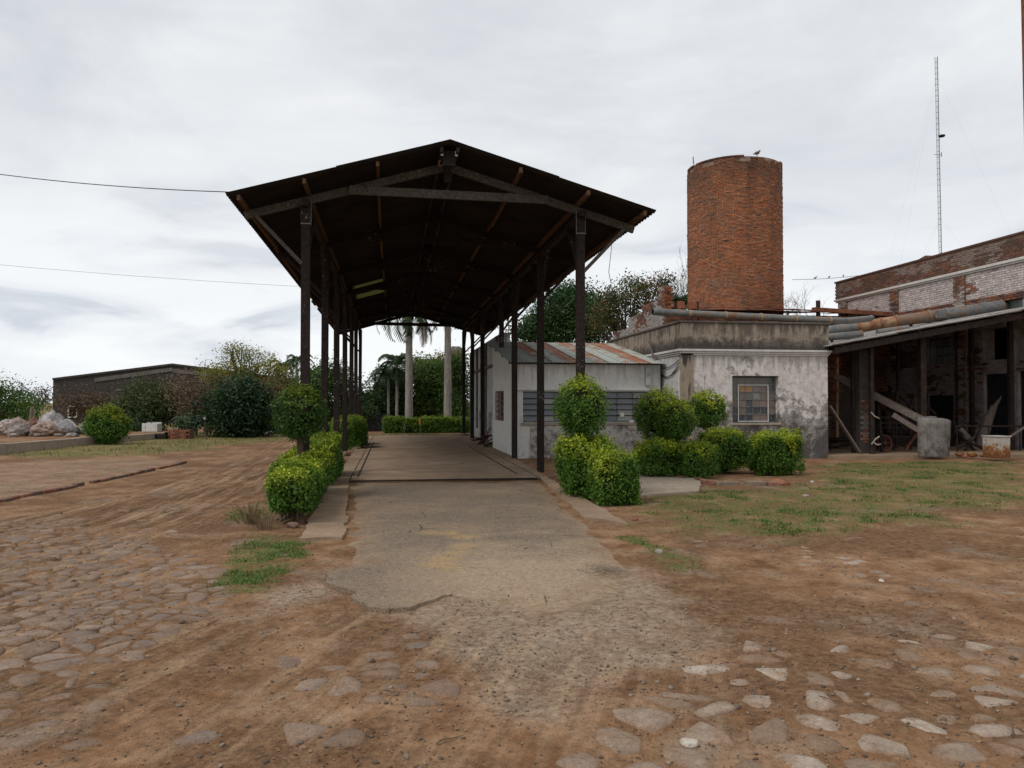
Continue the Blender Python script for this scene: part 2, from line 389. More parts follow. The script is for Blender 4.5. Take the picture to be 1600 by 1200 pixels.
def gheight(x, y):
    x = np.asarray(x, float); y = np.asarray(y, float)
    near = sstep(26, 8, np.hypot(x, y))
    h = (fbm(x*.33, y*.33, 3, 1)-.5)*.10*sstep(2.5, 5, np.hypot(x-1, y-20)*.2+1.5) + (fbm(x*1.7, y*1.7, 4, 2)-.5)*.05*near + (fbm(x*9, y*9, 4, 3)-.5)*.018*near
    u, v = rut_uv(x, y)
    road = gmask(ROAD, x, y, .8, .8, .6)
    h = h + road*((fbm(u*4.2, v*.35, 3, 9)-.5)*.075)
    b = 1e9
    for p in BUILT: b = np.minimum(b, polysd(p, x, y))
    k = sstep(.05, .5, b)
    h = h*k - .012*(1-k)
    return h - .01
def gz(x, y): return float(gheight(np.array([x]), np.array([y]))[0])

def axis(segs):
    out = []
    for a, b, s in segs: out += list(np.arange(a, b-1e-6, s))
    return np.array(out+[segs[-1][1]])
gx = axis([(-1500, -300, 200), (-300, -60, 30), (-60, -20, 2), (-20, -8, .25), (-8, -4, .08), (-4, 6, .034), (6, 12, .1), (12, 30, .3), (30, 60, 3), (60, 300, 30), (300, 1500, 200)])
gy = axis([(-300, -40, 40), (-40, 0, 4), (0, 2.4, .4), (2.4, 6, .022), (6, 10, .035), (10, 16, .07), (16, 26, .15), (26, 50, .4), (50, 100, 5), (100, 300, 25), (300, 1700, 200)])
X, Y = np.meshgrid(gx, gy); Z = gheight(X.ravel(), Y.ravel()).reshape(X.shape)
Z[np.hypot(X, Y) > 60] = -.03
nx, ny = len(gx), len(gy)
idx = np.arange(nx*ny).reshape(ny, nx)
me = bpy.data.meshes.new('ground'); V = np.stack([X, Y, Z], -1).reshape(-1, 3).astype(np.float32)
Fq = np.stack([idx[:-1, :-1], idx[:-1, 1:], idx[1:, 1:], idx[1:, :-1]], -1).reshape(-1, 4).astype(np.int32)
me.vertices.add(len(V)); me.vertices.foreach_set('co', V.ravel()); me.loops.add(Fq.size); me.loops.foreach_set('vertex_index', Fq.ravel())
me.polygons.add(len(Fq)); me.polygons.foreach_set('loop_start', np.arange(len(Fq), dtype=np.int32)*4); me.polygons.foreach_set('loop_total', np.full(len(Fq), 4, np.int32))
me.polygons.foreach_set('use_smooth', np.ones(len(Fq), bool)); me.update(calc_edges=True)
x = X.ravel(); y = Y.ravel()
grass = np.maximum.reduce([gmask(GR1, x, y, .5, 1.1, 1.3)*.9, gmask(GR1b, x, y, .1, 2, .2), gmask(GR2, x, y, .12, 2.5, .3), gmask(GR2b, x, y, .15, 2, .3)*.7, gmask(GR3, x, y, .6, .5, 1.2), gmask(GR4, x, y, .6, .5, 1.0)*.8])
far = sstep(46, 60, np.hypot(x, y)); grass = np.maximum(grass, far)
dust = np.maximum.reduce([gmask(DUST1, x, y, .3, 1.5, .6), gmask(DUST2, x, y, .15, 2, .3), gmask(RAISED, x, y, .3, .6, .8)*.5])
sand = np.maximum.reduce([gmask(SANDB, x, y, .1, 2, .2), gmask(SANDC, x, y, .3, 1, .4)])
u, v = rut_uv(x, y); road = gmask(ROAD, x, y, .8, .8, .6)
ruts = road*sstep(.42, .64, fbm(u*4.2, v*.35, 3, 9))
A = np.stack([grass, dust, sand, ruts], -1)
near_r = np.maximum(road, gmask(NEARR, x, y, .8, .9, .6)*.55)
ra = me.attributes.new('ruv', 'FLOAT_VECTOR', 'POINT'); ra.data.foreach_set('vector', np.stack([u, v, near_r], -1).astype(np.float32).ravel())
at = me.color_attributes.new('mask', 'FLOAT_COLOR', 'POINT'); at.data.foreach_set('color', A.astype(np.float32).ravel())
def _ground(n):
    P = n.pos(); A = n.node('ShaderNodeAttribute', attribute_name='mask'); s = n.node('ShaderNodeSeparateColor'); n.l.new(A.outputs[0], s.inputs[0])
    big = n.noise(P, .55, 5, .6, .4); mid = n.noise(P, 2.3, 6, .62, .3); fine = n.noise(P, 17, 6, .7); gr = n.noise(P, 95, 3, .7)
    c = n.ramp(mid, [(.28, (.150, .074, .036)), (.44, (.262, .140, .072)), (.58, (.345, .205, .116)), (.74, (.43, .295, .19))])
    c = n.mix(n.ramp(big, [(.46, 0), (.56, .85)]), c, n.ramp(fine, [(.3, (.125, .066, .035)), (.7, (.25, .145, .078))]))
    c = n.mix(n.ramp(n.noise(P, .9, 6, .7), [(.55, 0), (.66, .6)]), c, (.33, .255, .19))
    c = n.mix(n.m('MULTIPLY', s.outputs[1], n.ramp(mid, [(.3, .5), (.6, 1)])), c, n.ramp(fine, [(.3, (.28, .20, .135)), (.7, (.42, .32, .23))]))
    c = n.mix(n.m('MULTIPLY', s.outputs[2], .9), c, (.40, .27, .12))
    rv = n.attr('ruv', 1); rm = n.sep(rv)[2]
    mpn = n.node('ShaderNodeMapping'); n.l.new(rv, mpn.inputs[0]); mpn.inputs['Scale'].default_value = (1, .05, 0)
    s1 = n.noise(mpn.outputs[0], 5.5, 5, .65); s2 = n.noise(mpn.outputs[0], 17, 3, .6)
    c = n.mix(n.m('MULTIPLY', rm, n.ramp(s1, [(.50, 0), (.62, .75)])), c, (.45, .31, .195))
    c = n.mix(n.m('MULTIPLY', rm, n.ramp(s1, [(.36, .6), (.46, 0)])), c, (.165, .088, .046))
    c = n.mix(n.m('MULTIPLY', rm, .8), c, n.mix(1, c, n.ramp(s2, [(.35, .72), (.65, 1.2)]), 'MULTIPLY'))
    gc = n.ramp(n.noise(P, 5, 5, .7), [(.35, (.21, .16, .075)), (.50, (.15, .165, .05)), (.66, (.075, .135, .03))])
    c = n.mix(n.m('MULTIPLY', s.outputs[0], n.ramp(n.noise(P, 3.3, 5, .65), [(.40, .15), (.58, .9)])), c, gc)
    v = n.voro(P, 26); c = n.mix(n.ramp(v, [(.10, .55), (.17, 0)]), c, n.ramp(n.noise(P, 7, 2), [(.42, (.06, .045, .036)), (.55, (.38, .32, .27))]))
    c = n.mix(1, c, n.ramp(fine, [(.25, .62), (.6, 1.08), (.8, 1.22)]), 'MULTIPLY')
    c = n.mix(1, c, n.ramp(gr, [(.3, .78), (.7, 1.12)]), 'MULTIPLY')
    c = n.mix(1, c, n.ramp(n.noise(P, 45, 3, .7), [(.30, .55), (.40, 1)]), 'MULTIPLY')
    hh = n.m('ADD', n.m('ADD', fine, n.m('MULTIPLY', n.m('MULTIPLY', s2, rm), 1.2)), n.m('MULTIPLY', gr, .35)); hh = n.m('SUBTRACT', hh, n.m('MULTIPLY', n.ramp(v, [(.08, 0), (.2, 1)]), .35))
    return {'c': c, 'r': .97, 'n': n.bump(hh, .022), 's': .08}
M['ground'] = mat('packed_red_dirt', _ground)
ground = link('ground', me, M['ground'], kind='structure')

def rough_outline(poly, step, amp, s=0, flat=None):
    out = []; n = len(poly)
    for i in range(n):
        a = np.array(poly[i][:2]); b = np.array(poly[(i+1) % n][:2]); L = np.linalg.norm(b-a); k = max(1, int(L/step)); nr = np.array((b-a)[::-1])/max(L, 1e-6)*np.array((1, -1))
        for j in range(k):
            p = a+(b-a)*j/k; am = amp if flat is None else flat(p)*amp
            d = float(fbm(np.array([p[0]*3.1]), np.array([p[1]*3.1]), 4, s)[0]-.5)*2*am; out.append(tuple(p+nr*d))
    return out
def sheet(name, poly, z0, z1, m, kind='structure', parent=None):
    mb = MB(); mb.prism(poly, z0, z1); o = mb.build(name, m, parent, kind=kind)
    return o
def _asph(n):
    P = n.pos(); x = n.sep(P); big = n.noise(P, .7, 5, .6, .5); fine = n.noise(P, 22, 5, .7); v = n.voro(P, 75)
    c = n.ramp(n.noise(P, 60, 4, .7), [(.3, (.088, .068, .050)), (.5, (.205, .158, .115)), (.7, (.37, .30, .23))])
    c = n.mix(n.ramp(n.noise(n.pos(loc=(3, 1, 0)), 1.0, 6, .65, .4), [(.45, 0), (.66, .6)]), c, (.33, .235, .155))
    c = n.mix(n.ramp(n.noise(P, 3.4, 6, .7, .4), [(.56, 0), (.68, .35)]), c, (.36, .25, .16))
    edge = n.ramp(n.m('ADD', n.m('MULTIPLY', n.m('SUBTRACT', 11.2, x[1]), .16), n.m('MULTIPLY', n.m('SUBTRACT', n.noise(P, 1.2, 5, .65), .5), .9)), [(.30, 0), (.62, .95)])
    right = n.ramp(n.m('SUBTRACT', x[0], -.1), [(0, .15), (.8, 1)])
    c = n.mix(n.m('MULTIPLY', edge, right), c, (.40, .295, .20))
    st = 0.0
    for px, py, rr in ((672, 834, .22), (700, 835, .25), (726, 841, .26), (724, 855, .22), (712, 865, .2), (696, 874, .22), (684, 884, .24), (700, 889, .16)):
        g = G(px, py); d = n.node('ShaderNodeVectorMath', operation='DISTANCE'); n.l.new(P, d.inputs[0]); d.inputs[1].default_value = (g.x, g.y, .016)
        k = n.m('SUBTRACT', 1, n.m('DIVIDE', d.outputs['Value'], rr*1.25), True); st = n.m('MAXIMUM', st, k)
    st = n.ramp(n.m('ADD', st, n.m('MULTIPLY', n.m('SUBTRACT', n.noise(P, 9, 5, .7), .5), 1.0)), [(.2, 0), (.75, .55)])
    c = n.mix(st, c, (.46, .31, .14))
    oil = n.node('ShaderNodeVectorMath', operation='DISTANCE'); g = G(965, 893); n.l.new(P, oil.inputs[0]); oil.inputs[1].default_value = (g.x, g.y, .016)
    ok = n.m('SUBTRACT', 1, n.m('DIVIDE', oil.outputs['Value'], .62), True)
    c = n.mix(n.ramp(n.m('ADD', ok, n.m('MULTIPLY', n.m('SUBTRACT', n.noise(n.pos((1, 2.2, 1)), 14, 6, .85), .5), 3.2)), [(.45, 0), (.75, .75)]), c, (.04, .034, .03))
    ed = n.attr('edge', 2); c = n.mix(n.ramp(n.m('ADD', ed, n.m('MULTIPLY', n.m('SUBTRACT', n.noise(P, 4, 6, .7), .5), 1.6)), [(.35, 0), (.95, .95)]), c, n.ramp(n.noise(P, 3, 5), [(.35, (.27, .17, .10)), (.65, (.37, .27, .18))]))
    ck = n.voro(n.node('ShaderNodeVectorMath', operation='ADD').outputs[0], 1) if 0 else None
    wv = n.node('ShaderNodeMix', data_type='RGBA'); wv.inputs[0].default_value = .12; n.l.new(P, wv.inputs[6]); tn = n.node('ShaderNodeTexNoise'); tn.inputs['Scale'].default_value = 3; tn.inputs['Detail'].default_value = 5; n.l.new(P, tn.inputs['Vector']); n.l.new(tn.outputs[1], wv.inputs[7])
    cv = n.voro(wv.outputs[2], .75, 'DISTANCE_TO_EDGE', 0); ckm = n.m('MULTIPLY', n.ramp(cv, [(.002, 1), (.006, 0)]), n.ramp(n.noise(P, 1.4, 4), [(.54, 0), (.60, .85)])); c = n.mix(ckm, c, (.05, .035, .025))
    c = n.mix(n.ramp(v, [(.12, .6), (.2, 0)]), c, n.ramp(n.noise(P, 33, 2), [(.42, (.03, .026, .024)), (.56, (.40, .36, .32))]))
    return {'c': n.mix(1, c, n.ramp(fine, [(.3, .7), (.7, 1.2)]), 'MULTIPLY'), 'r': .95, 'n': n.bump(n.m('ADD', fine, n.m('MULTIPLY', v, -.6)), .015), 's': .1}
M['asphalt'] = mat('worn_asphalt', _asph)
from mathutils.geometry import delaunay_2d_cdt
_ol = rough_outline(ASPH, .05, .16, 31, lambda p: 1.0 if p[1] < 14 else .1)
_xs = np.arange(-1.2, 3.6, .11); _ys = np.arange(5.8, 16.4, .13); _gx, _gy = np.meshgrid(_xs, _ys); _gx = _gx.ravel()+rng.uniform(-.03, .03, _gx.size); _gy = _gy.ravel()+rng.uniform(-.03, .03, _gy.size)
_k = polysd(_ol, _gx, _gy) < -.05; _pts = [Vector(p) for p in _ol]+[Vector((a, b)) for a, b in zip(_gx[_k], _gy[_k])]
_r = delaunay_2d_cdt(_pts, [], [list(range(len(_ol)))], 1, 1e-5)
_vx = np.array([v[:] for v in _r[0]]); _sd = np.maximum(-polysd(_ol, _vx[:, 0], _vx[:, 1]), 0)
_hard = sstep(1.0, .1, _vx[:, 0])*sstep(8.0, 7.2, _vx[:, 1])                      # the broken lip at the near left stands proud, elsewhere dirt has crept over it
_so = 1-_hard; _zz = .013-.050*_so*np.clip(1-_sd/.45, 0, 1)+(fbm(_vx[:, 0]*2.3, _vx[:, 1]*2.3, 3, 88)-.5)*.012*np.minimum(1, _sd*4)
me = bpy.data.meshes.new('asphalt_drive'); nv = len(_vx); top = [(a, b, c) for (a, b), c in zip(_vx, _zz)]
_bv = [i for i in range(nv) if _sd[i] < 1e-4]; fs = [tuple(f) for f in _r[2]]
ec = {}
for f in fs:
    for a, b in zip(f, f[1:]+f[:1]): ec[(a, b)] = 1
low = {}
for (a, b) in list(ec):
    if (b, a) not in ec:
        for q in (a, b):
            if q not in low: low[q] = len(top); top.append((top[q][0], top[q][1], -.05))
        fs.append((b, a, low[a], low[b]))
me.from_pydata(top, [], fs); at = me.color_attributes.new('edge', 'FLOAT_COLOR', 'POINT'); _e = np.zeros((len(top), 4)); _e[:nv, :3] = (np.clip(1-_sd/.75, 0, 1)*(1-.85*_hard))[:, None]; at.data.foreach_set('color', _e.ravel()); me.update()
asph = link('asphalt_drive', me, M['asphalt'], kind='structure')
def _slab(n):
    P = n.pos(); x = n.sep(P); a = n.noise(P, 1.4, 6, .65, .3); f = n.noise(P, 26, 4, .7); l = n.noise(n.pos((.25, 1.6, 1)), 3.3, 5, .6)
    c = n.ramp(a, [(.3, (.22, .152, .10)), (.6, (.32, .228, .152)), (.75, (.40, .30, .205))])
    c = n.mix(n.ramp(l, [(.5, 0), (.72, .6)]), c, (.185, .135, .10))
    return {'c': n.mix(1, c, n.ramp(f, [(.3, .8), (.7, 1.12)]), 'MULTIPLY'), 'r': .92, 'n': n.bump(f, .004), 's': .12}
M['slab'] = mat('dusty_concrete', _slab)
kl = sheet('concrete_kerb', rough_outline(KERBL, .08, .09, 3, lambda p: 1.0 if p[1] < 11 else .35), -.06, .016, M['slab'])
kr = sheet('concrete_kerb', rough_outline(KERBR, .08, .09, 4, lambda p: 1.0 if p[1] < 11.5 else .35), -.06, .022, M['slab'])
sl = sheet('weighbridge_slab', SLAB, -.06, .026, M['slab'])
# scale-deck panel sitting in the slab, narrow steel slots, two cover strips
mb = MB(); mb.box(-.72, -.68, 16.6, 31.5, .02, .034); mb.build('slot_rail', M['darkmetal'], sl, bevel=.003)
mb = MB(); mb.box(2.72, 2.755, 16.8, 27.5, .02, .034); mb.build('slot_rail', M['darkmetal'], sl, bevel=.003)
mb = MB(); mb.box(-.83, 3.02, 15.8, 15.86, .0, .031); mb.build('slot_rail', M['darkmetal'], sl, bevel=.003)
for (a, b, c, d) in ((.95, 1.75, 19.9, 20.15), (.55, 1.35, 27.2, 27.5)):
    mb = MB(); mb.box(a, b, c, d, .02, .036); mb.build('cover_strip', M['concrete'], sl, bevel=.005)
sheet('concrete_pad', rough_outline(PAD, .2, .05, 6), -.05, .012, M['concrete'])
# yellow sand spill on the drive: a thin heap of its own
def blotch(name, poly, z, h, m, nseg=.03, amp=.05, s=0):
    cx = sum(p[0] for p in poly)/len(poly); cy = sum(p[1] for p in poly)/len(poly)
    o_ = rough_outline(poly, nseg, amp, s); mb = MB(); mb.smooth = True; n = len(o_)
    i_ = [(cx+(p[0]-cx)*.8, cy+(p[1]-cy)*.8) for p in o_]
    mb.add([(p[0], p[1], z) for p in o_]+[(p[0], p[1], z+h) for p in i_], [(k, (k+1) % n, (k+1) % n+n, k+n) for k in range(n)]+[tuple(range(n, 2*n))])
    return mb.build(name, m, kind='stuff')
# ---------------------------------------------------------------- cobbles set in the dirt
def clip(poly, mx, my, nx_, ny_):
    out = []; n = len(poly)
    for i in range(n):
        a = poly[i]; b = poly[(i+1) % n]; da = (a[0]-mx)*nx_+(a[1]-my)*ny_; db = (b[0]-mx)*nx_+(b[1]-my)*ny_
        if da <= 0: out.append(a)
        if da*db < 0: t = da/(da-db); out.append((a[0]+(b[0]-a[0])*t, a[1]+(b[1]-a[1])*t))
    return out
DENSE = PG([(-120, 850), (200, 842), (330, 890), (350, 925), (290, 975), (210, 1010), (0, 1040), (-200, 1080)])
FAINT = PG([(0, 815), (290, 790), (330, 850), (200, 850), (0, 850)])
LBOT = PG([(-50, 1075), (180, 1035), (300, 1040), (330, 1120), (300, 1230), (-100, 1230)])
CEN = PG([(575, 965), (650, 975), (660, 1050), (740, 1090), (700, 1230), (560, 1230), (500, 1080), (470, 1010)])
CEN2 = PG([(450, 980), (690, 965), (700, 1010), (480, 1040)])
RBOT = PG([(1050, 1040), (1200, 1010), (1400, 1030), (1620, 1010), (1750, 1240), (850, 1240), (1000, 1110)])
RMID = PG([(1090, 940), (1300, 950), (1650, 900), (1650, 1010), (1400, 1040), (1130, 1000)])
RFAR = PG([(980, 900), (1250, 880), (1650, 870), (1650, 910), (1300, 955), (1000, 940)])
pts = []
row = 0; yy = 2.3
while yy < 12.5:
    st = .185 + .085*min(1, max(0, (6.3-yy)/3)); xx = -6.5 + (row % 2)*st*.6
    while xx < 9.5:
        if -.62*yy-.6 < xx < 1.05*yy+.6: pts.append((xx+random.uniform(-.46, .46)*st, yy+random.uniform(-.40, .40)*st))
        xx += st*random.uniform(.85, 1.45)
    yy += st*.80; row += 1
PTS = np.array(pts); PTS = PTS[rng.uniform(0, 1, len(PTS)) > .16]; _e = PTS[rng.uniform(0, 1, len(PTS)) < .12]; PTS = np.concatenate([PTS, _e+rng.normal(0, .05, _e.shape)+.06])
def expose(x, y):
    e = np.full(x.shape, -1.0)
    for p, k in ((DENSE, .86), (FAINT, .42), (LBOT, .44), (CEN, .50), (CEN2, .36), (RBOT, .54), (RMID, .36), (RFAR, .22)):
        e = np.maximum(e, np.where(polysd(p, x, y) < .1, k, -1))
    e = np.maximum(e, .06)
    b = 1e9
    for p in BUILT: b = np.minimum(b, polysd(p, x, y))
    e = np.where(b < .12, -1, e); e = np.where(polysd(GR1, x, y) < .2, -1, e)
    return e
EX = expose(PTS[:, 0], PTS[:, 1]) + (fbm(PTS[:, 0]*.9, PTS[:, 1]*.9, 3, 41)-.5)*1.1*.9 + rng.normal(size=len(PTS))*.12
stones = []
for i in np.where(EX > .43)[0]:
    px_, py_ = PTS[i]; d = np.hypot(PTS[:, 0]-px_, PTS[:, 1]-py_); nb = np.argsort(d)[1:12]
    poly = [(px_-.3, py_-.24), (px_+.3, py_-.24), (px_+.3, py_+.24), (px_-.3, py_+.24)]
    for j in nb:
        qx, qy = PTS[j]; poly = clip(poly, (px_+qx)/2, (py_+qy)/2, (qx-px_)/d[j], (qy-py_)/d[j])
    if len(poly) < 4: continue
    cx = sum(p[0] for p in poly)/len(poly); cy = sum(p[1] for p in poly)/len(poly)
    for _ in range(2):
        q = []
        for a, b in zip(poly, poly[1:]+poly[:1]):
            c_1 = .14 if _ == 0 else .25; q += [(a[0]*(1-c_1)+b[0]*c_1, a[1]*(1-c_1)+b[1]*c_1), (a[0]*c_1+b[0]*(1-c_1), a[1]*c_1+b[1]*(1-c_1))]
        poly = q
    # thin near-duplicate points
    q = []
    for p in poly:
        if not q or math.hypot(p[0]-q[-1][0], p[1]-q[-1][1]) > .022: q.append(p)
    e = EX[i]; sh = .95 if e > .8 else .74 + .2*max(0, e-.4)
    poly = [(cx+(p[0]-cx)*sh*random.uniform(.95, 1.0), cy+(p[1]-cy)*sh*random.uniform(.95, 1.0)) for p in q]
    stones.append((cx, cy, poly, e))
stones.sort(key=lambda s_: math.hypot(s_[0], s_[1]))
def stone_mb(mb, cx, cy, poly, e):
    g = gz(cx, cy); rise = (.001 + .022*max(0, min(1, (e-.40)/.55)) if e < .8 else .004) + random.uniform(-.004, .006); n = len(poly)
    tx, ty = random.uniform(-.06, .06), random.uniform(-.06, .06); vs = []
    for k, zz in (((1.06, rise-.06), (.97, rise-.022), (.84, rise-.006), (.5, rise+.001)) if e < .8 else ((1.0, -.05), (1.0, rise-.016), (.93, rise-.004), (.6, rise+.0))):
        for p in poly:
            X_, Y_ = cx+(p[0]-cx)*k, cy+(p[1]-cy)*k
            vs.append((X_, Y_, g+zz+tx*(X_-cx)+ty*(Y_-cy)+random.uniform(-.0015, .0015)))
    vs.append((cx, cy, g+rise+.003)); fs = []
    for r_ in range(3):
        for k in range(n): a = r_*n+k; b = r_*n+(k+1) % n; fs.append((a, b, b+n, a+n))
    fs += [(3*n+k, 3*n+(k+1) % n, 4*n) for k in range(n)]
    lf = sstep(1.5, -1.5, cx)
    t = random.random(); base = [(.29, .22, .175), (.25, .195, .16), (.34, .265, .21), (.24, .19, .16)][int(t*4)]
    if cx > 1.0: base = [(.45, .37, .30), (.35, .275, .21), (.52, .45, .375), (.29, .21, .15)][int(t*4)]
    dusty = random.random()*.5; base = tuple(b*(1-dusty)+d*dusty for b, d in zip(base, (.245, .165, .11)))
    mb.cur = base; mb.smooth = True; k0 = len(mb.v); mb.add(vs, fs); soil = (.26, .145, .078) if cx > .8 else (.235, .138, .080)
    ds = random.uniform(0, .35) if e > .8 else random.uniform(.1, .6)
    for i_ in range(len(vs)):
        rg = min(3, i_//n); kk = (.95, .8, .35, ds*.6)[rg]*random.uniform(.75, 1.1) if i_ < 4*n else ds*.4
        if e > .8: kk *= .75
        kk = min(1, kk); mb.c[k0+i_] = tuple(b*(1-kk)+s2*kk for b, s2 in zip(base, soil))
rest = MB()
for i, s_ in enumerate(stones):
    if i < 300:
        mb = MB(); stone_mb(mb, *s_); mb.build('cobblestone', M['stone'], ground)
    else: stone_mb(rest, *s_)
if rest.v: rest.build('small_cobblestones', M['stone'], ground, kind='stuff')

# loose gravel: irregular little lumps
def pebbles(name, P, S, Cc, m):
    n = len(P); base = np.array([(1,0,0),(-1,0,0),(0,1,0),(0,-1,0),(0,0,1),(0,0,-1)], float)
    V = base[None]*(S[:, None, None]*rng.uniform(.55, 1.3, (n, 6, 3))); V[:, :, 2] *= .65
    th = rng.uniform(0, 6.28, n); c, s = np.cos(th), np.sin(th); x = V[..., 0]*c[:, None]-V[..., 1]*s[:, None]; y = V[..., 0]*s[:, None]+V[..., 1]*c[:, None]
    tl = rng.uniform(-.5, .5, n)[:, None]; z = V[..., 2]+x*tl
    V = np.stack([x, y, z], -1)+P[:, None, :]
    tri = np.array([(0,2,4),(2,1,4),(1,3,4),(3,0,4),(2,0,5),(1,2,5),(3,1,5),(0,3,5)])
    F_ = (tri[None]+np.arange(n)[:, None, None]*6).reshape(-1, 3)
    me = bpy.data.meshes.new(name); me.vertices.add(n*6); me.vertices.foreach_set('co', V.astype(np.float32).ravel())
    me.loops.add(F_.size); me.loops.foreach_set('vertex_index', F_.astype(np.int32).ravel()); me.polygons.add(len(F_))
    me.polygons.foreach_set('loop_start', np.arange(len(F_), dtype=np.int32)*3); me.polygons.foreach_set('loop_total', np.full(len(F_), 3, np.int32)); me.update(calc_edges=True)
    at = me.color_attributes.new('Col', 'FLOAT_COLOR', 'POINT'); C4 = np.ones((n, 6, 4)); C4[:, :, :3] = Cc[:, None]; at.data.foreach_set('color', C4.ravel())
    return link(name, me, m, kind='stuff')
n = 26000; d = rng.uniform(0, 1, n)**1.3*14+2.6; a = rng.uniform(-.60, .80, n)
x = np.sin(a+YAW*.6)*d; y = np.cos(a+YAW*.6)*d
w_ = .25+.75*sstep(.40, .62, fbm(x*.8, y*.8, 4, 77))+.6*sstep(0, 2, x)*sstep(8, 4, y)
keep = rng.uniform(0, 1.3, n) < w_; x, y = x[keep], y[keep]; n = len(x)
P = np.stack([x, y, gheight(x, y)+.004], -1)
bsd = 1e9
for p in BUILT: bsd = np.minimum(bsd, polysd(p, x, y))
P[bsd < 0, 2] = .022
S = rng.lognormal(-5.15, .55, n)*np.where(bsd < 0, .5, 1)
S = np.minimum(S, .028)
Cc = lerp((.11, .08, .058), (.34, .27, .21), rng.uniform(0, 1, n)**1.4)
pebbles('loose_gravel', P, S, Cc, M['pebble'])

def rock(name, label, cat, x, y, r, colr, seed=0, flat=.6, group=None, z=None, mb_only=None, sx=1, mname='stone'):
    rr = random.Random(seed); bm = bmesh.new(); bmesh.ops.create_icosphere(bm, subdivisions=2, radius=1)
    cuts = [(Vector((rr.uniform(-1, 1), rr.uniform(-1, 1), rr.uniform(-.3, 1))).normalized(), rr.uniform(.55, .85)) for _ in range(7)]
    for v in bm.verts:
        for nn, dd in cuts:
            k = v.co.dot(nn)
            if k > dd: v.co -= nn*(k-dd)
        v.co += Vector((rr.uniform(-1, 1), rr.uniform(-1, 1), rr.uniform(-1, 1)))*.03
    me = bpy.data.meshes.new(name); g = gz(x, y) if z is None else z
    rz = rr.uniform(0, 6.28)
    for v in bm.verts:
        p = Vector((v.co.x*r*sx, v.co.y*r, (v.co.z+.55)*r*flat)); v.co = Matrix.Rotation(rz, 3, 'Z') @ p
    bm.to_mesh(me); bm.free()
    at = me.color_attributes.new('Col', 'FLOAT_COLOR', 'POINT'); at.data.foreach_set('color', np.array([tuple(colr)+(1,)]*len(me.vertices), float).ravel())
    o = link(name, me, M[mname], loc=(x, y, g-.005)); return tag(o, label, cat, group)

# ---------------------------------------------------------------- grass
def blades(name, x, y, L, Cc, m=None):
    n = len(x); z = gheight(x, y); th = rng.uniform(0, 6.28, n); ln = rng.uniform(.1, .9, n)*L
    d = np.stack([np.cos(th), np.sin(th), np.zeros(n)], -1); w = np.stack([-np.sin(th), np.cos(th), np.zeros(n)], -1)*(L*.11)[:, None]
    P = np.stack([x, y, z-.004], -1); T = P+d*ln[:, None]+np.array((0, 0, 1))*(L*rng.uniform(.3, .9, n))[:, None]
    Mid = (P+T)/2+np.array((0, 0, 1))*(L*.12)[:, None]
    V = np.stack([P-w, P+w, Mid+w*.8, Mid-w*.8], 1); V2 = np.stack([Mid-w*.8, Mid+w*.8, T+w*.1, T-w*.1], 1)
    return quads(name, np.concatenate([V, V2]), np.concatenate([Cc, Cc]), m or M['grass'], kind='stuff')
def scatter(poly, n, w, ns, amp, s, thr=.5):
    xs = [p[0] for p in poly]; ys = [p[1] for p in poly]
    x = rng.uniform(min(xs)-.3, max(xs)+.3, n); y = rng.uniform(min(ys)-.3, max(ys)+.3, n)
    k = gmask(poly, x, y, w, ns, amp)*(sstep(.42, .6, fbm(x*1.9, y*1.9, 4, s))*.93+.07)
    for p in BUILT: k = k*(polysd(p, x, y) > .02)
    q = rng.uniform(0, 1, n) < k; return x[q], y[q]
def gcol(n, dry): return lerp(lerp((.05, .11, .02), (.11, .21, .035), rng.uniform(0, 1, n)), (.20, .17, .075), (rng.uniform(0, 1, n) < dry)*rng.uniform(.5, 1, n))
x, y = scatter(GR1, 170000, .5, 1.1, 1.2, 61); blades('grass_tufts', x, y, rng.uniform(.012, .035, len(x))+.035*sstep(.5, .7, fbm(x*4, y*4, 3, 19)), gcol(len(x), .4))
x, y = scatter(GR2, 26000, .12, 2.5, .3, 62); k = fbm(x*3, y*3, 3, 8) > .38; x, y = x[k], y[k]; blades('grass_tufts', x, y, rng.uniform(.015, .045, len(x)), gcol(len(x), .12))
x, y = scatter(GR2b, 4000, .15, 2, .3, 63); blades('grass_tufts', x, y, rng.uniform(.02, .05, len(x)), gcol(len(x), .3))
x, y = scatter(GR1b, 5000, .1, 2, .2, 64); blades('grass_tufts', x, y, rng.uniform(.02, .05, len(x)), gcol(len(x), .2))
x, y = scatter(GR3, 26000, .6, .5, 1.0, 65); blades('grass_tufts', x, y, rng.uniform(.05, .13, len(x)), gcol(len(x), .4))
x, y = scatter(GR4, 5000, .6, .5, 1.0, 66); blades('grass_tufts', x, y, rng.uniform(.05, .13, len(x)), gcol(len(x), .4))
